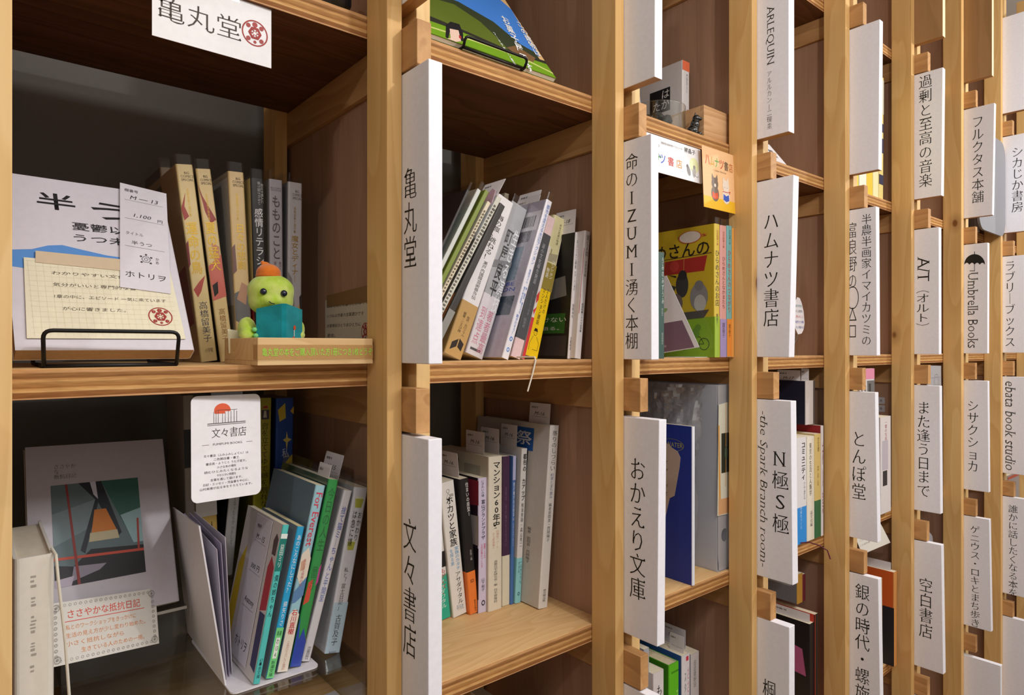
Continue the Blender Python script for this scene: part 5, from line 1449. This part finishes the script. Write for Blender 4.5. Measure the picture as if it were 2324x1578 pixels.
for cu in (.70, .90):
    A.ring(cu * d_, .10 * hh, .0105, .0011, '#2f3a1a', 20)
A.line(f_((.70, .10), (.78, .155), (.86, .155), (.90, .10), (.78, .10), (.76, .165)), .0009, '#2f3a1a'); A.disc(.82 * d_, .185 * hh, .009, '#6f9a34', sq=.8); A.disc(.84 * d_, .225 * hh, .006, '#6f9a34')
A.disc(.76 * d_, .925 * hh, .010, '#e6dcd0', sq=2.2); A.ring(.76 * d_, .925 * hh, .0108, .0009, '#c8583a', 24, 2.2)
A.build('cover_birds', h1.o)
h1.ft('ひらめさんの', .10, .95, .775, .885, '#241f18', bold=.012); h1.ft('お店', .06, .22, .66, .75, '#241f18', bold=.012); h1.ft('第1巻', .63, .76, .915, .938, '#6a6a5a'); h1.ft('見本', .79, .93, .912, .94, '#d8643a', bold=.01)
h2 = spine('pink and lilac picture book spine, right of the yellow one', 0.634, 1635, 1649, 1649, 513.5, 0.20, '#e6a9a2', S1Z, group=G7, film=True)
h2.sr(0, .29, '#a99ad0'); h2.st('幼年図書4番', .955, .83, .35, .65, '#a8584a'); h2.st('ひらめさんとなかまたち', .76, .37, .3, .75, '#7a3a34', mincho=False); h2.st('國晶子', .26, .15, .3, .7, '#3a2f4a', mincho=False)
h3 = spine('teal and orange picture book spine, right of the pink one', 0.634, 1650, 1661.5, 1661.5, 514, 0.20, '#6fb9ba', S1Z, group=G7, film=True)
h3.sr(0, .29, '#f0953a'); h3.st('幼年図書4番', .97, .86, .4, .7, '#3a7a7a'); h3.st('ひらめさんのつながり', .81, .34, .15, .75, '#b5403a', mincho=False); h3.st('國晶子', .25, .15, .3, .7, '#5a3a1a', mincho=False)
h4 = spine('thin orange picture book, last of the row against the post', 0.633, 1662.3, 1666.3, 1666.3, 518.5, 0.19, '#e6a04a', S1Z, group=G7)
h5 = spine('thin dark green book beside the mixed-lettering signboard', 0.610, 1494, 1508.3, 1508.3, 573.5, 0.10, '#3f5a52', S1Z, front='#34463f', group=None)
h5.st('うみのみずうみ', 585, 690, .55, .85, '#cfd6cc', mincho=False); h5.st('麻生知子', 700, 718, .5, .75, '#b9c2b8'); h5.st('福音館書店', 755, 782, .5, .75, '#b9c2b8')
LX = .928
lfp = [(.645, 1.4005), (.708, 1.5257), (.800, 1.515), (.800, 1.3845), (.713, 1.3905)]
lf, lfM = sheet('leaflet', 'white leaflet with a purple lower half slanting in front of the yellow picture book', 'leaflet', Vector((LX, .800, S1Z + .0002)), (.10, -1, 0), (0, 0, 1), [(.800 - y, z - S1Z - .0002) for y, z in lfp], '#e3dfe2', .0008)
lc_ = lambda px, py: on(px, py, lfM)
A = Art(FI, .0001)
pa, pb_ = lc_(1507, 734), lc_(1548, 727)
A.poly([lc_(1503, 800), lc_(1576, 788.5), pb_, pa, (.0, pa[1] + .004), (0, .002)], '#7d6274')
q_ = lc_(1512, 705); A.disc(q_[0] - .004, q_[1], .0035, '#9ab87a', sq=2, rot=.4); A.disc(q_[0] - .012, q_[1] + .006, .003, '#9ab87a', sq=1.5, rot=-.3); A.build('leaf_print', lf)
q_ = lc_(1508, 786); wr(lf, 'うみ出版', q_[0] - .016, q_[0] + .004, q_[1] - .002, q_[1] + .002, '#cfc4cc')
lw, _ = sheet('white_paper', 'white paper lying flat below the purple and white leaflet', 'paper', Vector((.935, .648, S1Z + .0008)), (1, 0, 0), (0, 1, 0), [(0, 0), (.055, 0), (.055, .06), (0, .06)], '#e3dfe2', .0006)

# blue folder, plastic bag, file box
bf = spine('blue thin folder book with a torn beige note taped on, at the shelf edge', 0.642, 1571.5, 1577.5, 1577.5, 968, 0.19, '#dfe2ea', S2Z, front='#20358f', back='#dfe2ea', group=None)
A = Art(bf.FF, bf._f + .00006); A.ring(.78 * bf.d, .868 * bf.h, .0105, .0005, '#8f8a4a', 26, 2.4); A.build('cover_print', bf.o)
bf.ft('WATER', .72, .90, .855, .885, '#a9a25a')
bn, _ = sheet('note_paper', 'torn beige notebook page with handwriting taped on the blue folder', 'note', bf.M @ (bf.FF @ Vector((bf.d * .30, bf.h * .33, .0012))), bf.M.to_3x3() @ Vector((0, -1, 0)), (0, 0, 1), [(0, .004), (.075, 0), (.088, .05), (.098, .056), (.108, .105), (.110, .122), (.104, .132), (.092, .137), (.086, .142), (.0, .146)], '#b3a193', .0005)
for i, ln in enumerate(['庭について', 'この展覧会が', '少し', 'なやんでますが', 'ものとして']):
    wr(bn, ln, .038, .085 - (i == 2) * .03, .108 - i * .0135, .114 - i * .0135, '#3a302a', shear=.1)
slabmesh('clear_tape', bn, [(.046, .128), (.07, .128), (.072, .158), (.048, .158)], Matrix.Translation((0, 0, .0006)), .0002, mat('#8f97a8', .3))
fb_ = thing('file_box', 'frosted grey plastic file box with a finger hole, against the divider', 'file box', Matrix.Translation((1.008, 0.652, S2Z + .0003)))
bx, by, bz = .0380, .24, .328
fr = MB()
fr.box((0, 0, 0), (bx, by, .002), FROST); fr.box((0, .002, .002), (.0015, by, bz), FROST); fr.box((bx - .0015, .002, .002), (bx, by, bz), FROST); fr.box((.0015, by - .0015, .002), (bx - .0015, by, bz), FROST)
fr.build('box', fb_)
fp = MB()  # front with a round hole
ring_ = [(.020 + .0095 * math.cos(2 * math.pi * i / 24), .062 + .0115 * math.sin(2 * math.pi * i / 24)) for i in range(24)]
def edge_pt(i):
    an = 2 * math.pi * i / 24; c, s = math.cos(an), math.sin(an)
    cx, cy = .020, .062
    ks = [k for k in (((bx - cx) / c if c > 1e-6 else (-cx / c if c < -1e-6 else 9)), ((.125 - cy) / s if s > 1e-6 else (-cy / s if s < -1e-6 else 9)))]
    k = min(ks); return (cx + c * k, cy + s * k)
for i in range(24):
    j = (i + 1) % 24
    fp.poly([(ring_[i][0], 0, ring_[i][1]), (edge_pt(i)[0], 0, edge_pt(i)[1]), (edge_pt(j)[0], 0, edge_pt(j)[1]), (ring_[j][0], 0, ring_[j][1])], FROST)
fp.poly([(0, 0, .125), (bx, 0, .125), (bx, 0, bz), (0, 0, bz)], FROST)
fp.build('front_panel', fb_)
pc, _ = sheet('picture_card', 'cream card with a dark picture and string, at the front of the file box', 'card', Vector((1.0035, 0.6500, S2Z + .098)), (1, 0, 0), (-.03, 0, 1), [(0, .002), (.042, 0), (.042, .20), (.004, .196)], '#d9d8c6', .0006)
A = Art(FI, .0001); A.rect(.012, .042, .075, .145, '#2b3028'); A.rect(0.003, .042, .003, .03, '#d9a878'); A.poly([(0.002, .16), (.006, .16), (.010, .03), (.004, .03)], '#d9a45a'); A.line([(.026, .198), (.025, .05)], .0012, '#c9924a'); A.line([(.030, .198), (.028, .06)], .0006, '#e6e2d6'); A.disc(.027, .11, .012, '#5a6650', sq=.4); A.build('picture', pc)
bgm = MB()
NB = 60; rg = random.Random(11)
bag = [[None] * NB for _ in range(NB)]
for i in range(NB):
    for j in range(NB):
        y = .655 + .215 * i / (NB - 1); z = S2Z + .004 + .325 * j / (NB - 1)
        nz = noise.noise(Vector((y * 22, z * 11, 1.7))); n2 = noise.noise(Vector((y * 60 + z * 25, z * 40 - y * 30, 4.2)))
        x = .938 + .016 * (1 - 2 * abs(nz)) * (.3 + j / NB) + .007 * abs(n2) * (.4 + 1.6 * j / NB) + .012 * j / NB
        bag[i][j] = (x, y, z)
for i in range(NB - 1):
    for j in range(NB - 1):
        bgm.poly([bag[i][j], bag[i][j + 1], bag[i + 1][j + 1], bag[i + 1][j]], CRINKLE)
bo = bgm.build('clear_bag', None, smooth=True)
tag(bo, 'crinkled clear plastic bag hanging between blue folder and file box', 'bag')
kp, _ = sheet('kraft_sheet', 'torn kraft paper strip inside the clear bag by the blue folder', 'paper', Vector((.958, .800, S2Z + .055)), (.03, -1, 0), (.02, 0, 1), [(.03, 0), (.075, -.012), (.085, .01), (.07, .16), (.075, .20), (.045, .205), (.05, .15), (.02, .14)], '#a58f6c', .0006)

# lowest visible shelf of the third column
Z3 = ZS[3]
G8 = 'books below the blue folder'
t1 = spine('white book with a black arch on its cover, left of the thick green book', 0.690, 1483, 1507, 1507, 1519, 0.11, '#d6cfcf', Z3, front='#cfcaca', group=G8)
t1.fart([('#101012', [(.25, 0), (.93, 0), (.93, .78), (.86, .88), (.7, .93), (.25, .93)])]); t1.st('ものの見方', .90, .45, .3, .8, '#2a2628', bold=.01)
t2 = spine('thick bright green book with cream pages, below the blue folder', 0.688, 1518.5, 1541, 1541, 1501, 0.13, '#5cb81c', Z3, front='#3f8a12', hard=True, group=G8, pages='#d9cba6')
t2.st('KADOKAWA', .945, .93, .25, .95, '#16340a', vert=False, serif=True); t2.st('さよならの', .80, .35, .7, .9, '#b9e08a', mincho=False)
t3 = spine('blue and white book right of the thick green one', 0.690, 1548, 1566, 1566, 1482, 0.14, '#ddd8da', Z3, front='#3a68b0', group=G8)
t3.st('スタートライン', .86, .3, .3, .5, '#2a2a4a'); t3.st('ささめゆき', .9, .4, .65, .85, '#d0587a'); t3.sr(.95, .985, '#c8384a', .5, .8)
t4 = spine('pale grey thick paperback at the right end below the blue folder', 0.700, 1568.5, 1587, 1587, 1478, 0.13, '#cfc8c6', Z3, front='#c3bcba', group=G8)
t4.st('日日是好日', .94, .72, .3, .6, '#4a4644'); t4.st('CH', .5, .35, .3, .7, '#2a2628', vert=False, rot=True, mincho=False)
slip(t3, 'folded price slip on the blue and white book', .004, .03, .03, code='')
slip(t4, 'larger price slip above the pale grey paperback', .02, .05, .035, code='M-20')
t5 = spine('slim pale grey book left of the black-arched cover', 0.70, 1462, 1474, 1474, 1470, 0.10, '#a9acb2', Z3, group=G8)

# ================================================================== fourth column
bk4 = faceon('white booklet with a small code panel, reclining above the cat cards column', Vector((1.235, 0.6455, Z0 + .0006)), (1, 0, 0), (0, .75, 1), .062, .060, .004, '#e3dfe0', group=None)
bk4.fart([('#6a6a6e', [(.45, .25), (.75, .25), (.75, .62), (.45, .62)])], 'code_panel'); bk4.ft('本', .15, .3, .5, .75, '#4a4648')
ast = thing('acrylic_clip_stand', 'clear acrylic clip stand at the front of the fourth column', 'card stand', Matrix.Translation((1.262, .664, S1Z + .0003)))
MB().box((0, 0, 0), (.075, .035, .003), ACRYL).build('base', ast)
mb_ = MB()
for a, b_ in (((.002, .0, .003), (.005, .03, .03)), ((.002, 0, .027), (.03, .03, .03)), ((.028, .0, .003), (.031, .03, .03)), ((.0, .0, .014), (.03, .03, .0165)), ((.034, .005, .003), (.06, .028, .018))):
    mb_.box(a, b_, ACRYL)
mb_.build('bracket', ast)
MB().tube([(.055, .015, .012), (.064, .015, .024), (.076, .015, .034), (.082, .015, .046)], .0035, ACRYL, 8).build('clip_arm', ast)
cl, _ = sheet('cloud_card', 'cloud-shaped white card with colourful tiny writing held by an acrylic clip', 'card', Vector((1.315, .672, 1.4275)), (1, 0, 0), (0, .12, 1), [(.018, .0), (.034, .002), (.044, .010), (.052, .024), (.054, .05), (.050, .068), (.044, .078), (.034, .080), (.028, .074), (.022, .072), (.014, .066), (.011, .055), (.006, .050), (.004, .035), (.010, .026), (.010, .012)], '#ece8ea', .0006)
for i, (ln, c_) in enumerate((('西粟倉の 海士町', '#3a8a8a'), ('暮らし自然の', '#3a3a4a'), ('と食ものこと', '#c8463c'), ('自然たち手帳', '#4a4ab0'), ('もの静かに', '#3a5a9a'))):
    wr(cl, ln, .013, .048, .058 - i * .0115, .064 - i * .0115, c_)
G9 = 'books below eye level in the fourth column'
v1 = spine('navy magazine with pink capitals standing above the fourth column row', 0.652, 1829, 1849.5, 1849.5, 864, 0.14, '#c9c0bc', 1.2400, front='#1f2034', group=G9)
v1.ft('VOICE', .10, .60, .48, .93, '#a83a6a', bold=.0)
v1.sr(.0, 1, '#4a4240', .8, 1.0)
v2 = spine('white spined book with a bright blue band in the fourth column', 0.640, 1809, 1831, 1830, 991, 0.12, '#d9d6d6', S2Z, front='#c6ccc4', group=G9)
v2.obi(0, .345, '#2a8ad4'); v2.st('コミュニティ', 1006, 1090, .5, .85, '#26221f', mincho=False, bold=.016); v2.st('人と本と場所の話', 1095, 1135, .7, .85, '#6a6664'); v2.st('地域をつくる', 1150, 1200, .3, .5, '#bfe0f4')
v3 = spine('cream spined book between the blue-banded and yellow spines', 0.640, 1832, 1849, 1848.5, 989, 0.12, '#dfd8c6', S2Z, front='#d0c8b4', group=G9)
v3.st('東京の生活と人類学', 1005, 1125, .3, .6, '#4a443a', mincho=False); v3.st('晶文社編', 1160, 1195, .4, .7, '#5a544a')
v4 = spine('yellow spine with a dark green foot in the fourth column', 0.640, 1850, 1863.5, 1863, 984, 0.12, '#d8bf78', S2Z, front='#c9b068', group=G9)
v4.obi(0, .36, '#2f6a44'); v4.st('文芸書', .97, .83, .4, .7, '#6a5a2a'); v4.st('本の山', .7, .5, .4, .6, '#8a7430')
v5 = spine('red covered book with a white spine, tallest of the front row in the fourth column', 0.640, 1864.3, 1869.5, 1869.5, 966, 0.15, '#dcd6d6', S2Z, front='#8f1d24', group=G9)
v5.st('赤い鳥', .85, .2, .3, .7, '#a83a44')
MB().tube([(.012, -.001, .003), (.020, -.014, .006), (.028, -.030, .002), (.034, -.044, -.006), (.034, -.05, -.022)], .0013, mat('#5f1f2c', .6), 6).build('bookmark_ribbon', v2.o)
slip(v1, 'left price slip above the navy magazine', .014, .05, .022, x=.004, code='M-17')
slip(v1, 'right price slip above the navy magazine', .0, .016, .026, x=.012, code='')
G10 = 'books at the foot of the fourth column'
x1 = spine('black book with pink cover art and white page top, fourth column foot', 0.645, 1838, 1848, 1848, 1412, 0.16, '#1a1718', Z3, front='#17141a', group=G10)
x1.fart([('#b55a8a', [(.3, .5), (.95, .45), (.9, .72), (.5, .78), (.25, .68)]), ('#d6b8a4', [(.2, .72), (.6, .62), (.7, .68), (.35, .82)]), ('#8a3a64', [(.4, .5), (.8, .48), (.8, .56), (.45, .58)]), ('#cfc0a8', [(.3, .3), (.7, .3), (.7, .42), (.3, .44)])])
x2 = spine('black and red spine next to the pink art book, fourth column foot', 0.643, 1849.5, 1857, 1857, 1392, 0.16, '#221c1e', Z3, front='#c23a2a', group=G10)
x2.sr(0, 1, '#c23a2a', 0, .12)
x3 = spine('grey book with barcodes and an ochre edge, standing on the pink art book', 0.676, 1810, 1822, 1822, 1300, 0.10, '#b98a3a', .8600, front='#7a7a7e', group=G10)
x3.fart([('#a9a9ac', [(.3, .55), (.85, .55), (.85, .75), (.3, .75)]), ('#3a3a3e', [(.36, .6), (.5, .6), (.5, .7), (.36, .7)]), ('#3a3a3e', [(.6, .6), (.78, .6), (.78, .7), (.6, .7)])])
x4 = spine('dark red spine right of the grey barcode book, fourth column foot', 0.676, 1822.6, 1828.5, 1828.5, 1302, 0.10, '#6a2430', .8600, group=G10)
slip(x1, 'wide white slip lying above the pink art book', .004, .085, .018, x=.0075, code='')

# ================================================================== fifth column and beyond
G11 = 'books at the top of the fifth column'
y1 = spine('yellow spined book at the top of the fifth column, first from the divider', 0.650, 1942, 1949, 1949, 215, 0.10, '#e0cf3a', Z0, group=G11)
y2 = spine('white and yellow spine at the top of the fifth column', 0.650, 1950, 1966, 1966, 225, 0.10, '#dfe2e0', Z0, group=G11)
y2.sr(.0, .5, '#e8e6d0')
y3 = spine('golden yellow spine in the middle of the fifth column top row', 0.650, 1967, 1981, 1981, 220, 0.10, '#dfc034', Z0, group=G11)
y3.sr(.35, .45, '#7ab0cc')
y4 = spine('pale yellow spine, fourth in the fifth column top row', 0.650, 1982, 1994, 1994, 205, 0.10, '#e3dca8', Z0, group=G11)
y5 = spine('tall yellow spine with navy blocks, last in the fifth column top row', 0.650, 1995, 2004.5, 2006, 178, 0.10, '#d9c77a', Z0, group=G11)
y5.sr(.55, .62, '#1f2448'); y5.sr(.38, .5, '#22264a'); y5.sr(.12, .2, '#1f2448'); y5.sr(.7, .98, '#c9c9b4')
mz = faceon('magazine with a pink masthead and grey photographs, in the fifth column', Vector((1.617, .630, S2Z + .0006)), (1, .0, 0), (0, .01, 1), .081, .345, .006, '#cfcaca', group=None)
mz.fart([('#d98aa4', [(0, .93), (1, .93), (1, 1), (0, 1)]), ('#6a6866', [(.5, .78), (1, .78), (1, .92), (.5, .92)]), ('#3a3836', [(.6, .8), (.75, .8), (.75, .9), (.6, .9)]), ('#8a2f3a', [(.1, .76), (.9, .76), (.9, .775), (.1, .775)])]); mz.ft('SCN', .1, .42, .83, .89, '#26221f', bold=.01)
wv_ = spine('standing white book with a dark photo strip on its spine, fifth column', 0.632, 1999, 2022.5, 2022, 944, 0.11, '#d3cdcb', S2Z, front='#c6c0c0', group=None)
wv_.sr(1068, 1102, '#2a282c', .2, .62); wv_.sr(1000, 1066, '#b5aeb6', .15, .7); wv_.st('一葉の写真', 958, 1000, .4, .6, '#b0566a')
for k, y_ in enumerate((.06, .02)):
    s_, _ = sheet('paper_tag', 'small %s grey paper tag on the panel beside the standing white book' % ('upper', 'lower')[k], 'paper tag', Vector(((AR[5] + BL[5]) / 2 - .0027, .688, 1.2575 - .0200 * k)), (0, -1, 0), (0, 0, 1), rrect(0, .019, 0, .017, .002), '#bdb9bc', .0004)
    wr(s_, '本', .007, .013, .005, .012)
wc, _ = sheet_px('white_leaflet', 'white printed leaflet slanting out above the orange book, fifth column', 'leaflet', .640, [(1957, 1259), (2021, 1232), (2003, 1197), (1996, 1185), (1938, 1212)], '#dfdcd2', .0005)
for i in range(2): wr(wc, 'ことばの本', .03, .085, .035 - i * .012, .040 - i * .012, '#8a867e')
ob = spine('orange hardback with a black lower half, leaning at the foot of the fifth column', 0.627, 2029, 2036, 2036, 1296, 0.16, '#c98a4a', Z3, front='#d9642a', group=None)
ob.fart([('#23262c', [(0, 0), (1, 0), (1, .62), (0, .62)])])
ob2 = spine('tan book just behind the signboard with the dotted title', 0.62, 1997, 2003, 2003, 1312, 0.10, '#b98a5a', Z3, front='#b5814a', group=None)
slip(ob, 'grey slip on top of the orange hardback', .01, .10, .02, code='')
gp, _ = sheet('grey_print', 'grey patterned paper standing between divider and signboard, sixth column', 'paper', Vector((1.985, .641, S2Z + .0008)), (1, 0, 0), (0, .01, 1), [(0, 0), (.108, 0), (.108, .342), (0, .345)], '#a3a3a6', .0008)
A = Art(FI, .0001); A.ring(.070, .30, .020, .0016, '#77777a', 24); A.ring(.070, .30, .013, .0010, '#77777a', 20)
for i in range(14): A.rect(.004, .104, .05 + i * .02, .0508 + i * .02, '#8f8f92')
A.build('round_print', gp)
cr = thing('crumpled_plastic', 'crumpled grey plastic above the signboard with four characters', 'plastic', Matrix.Translation((2.028, .672, Z3)))
bm = bmesh.new(); bmesh.ops.create_icosphere(bm, subdivisions=4, radius=1, matrix=Matrix.Diagonal((.05, .036, .136, 1)))
for v in bm.verts:
    q_ = v.co.copy(); v.co = q_ * (1 + .10 * math.sin(q_.x * 210 + q_.z * 90) * math.cos(q_.y * 170 + q_.z * 60)); v.co.z = max(v.co.z + .14, .0004)
me = bpy.data.meshes.new('plastic_skin'); bm.to_mesh(me); bm.free(); link('plastic_skin', me, cr, [mat('#8d8c90', .35)])
hs, _ = sheet('hanging_sheet', 'large plain grey board with rounded corners leaning before the eighth divider', 'sheet', Vector((2.236, .5925, 1.744)), (1, 0, 0), (0, 0, 1), rrect(0, .260, 0, .292, .045, 6), '#8d8d92', .006)
MB().box((.02, -.0, -.0108), (.095, .0, -.002), mat('#8d8d92')).build('mount', hs) if False else None
hb = spine('white booklet with a red dot below the hanging grey sheet', 0.640, 2214, 2223, 2223, 320, 0.10, '#cfcccc', Z0, front='#9a9a9e', group=None)
hb.sr(.12, .16, '#c03a34', .3, .7)
gb = faceon('grey box file with a thin red edge at the right edge of the photo', Vector((2.846, .632, Z3 + .0006)), (1, 0, 0), (0, .01, 1), .14, .335, .03, '#9a9698', group=None)
gb.fart([('#b5584a', [(0, .955), (1, .955), (1, .985), (0, .985)])])
flush_texts()
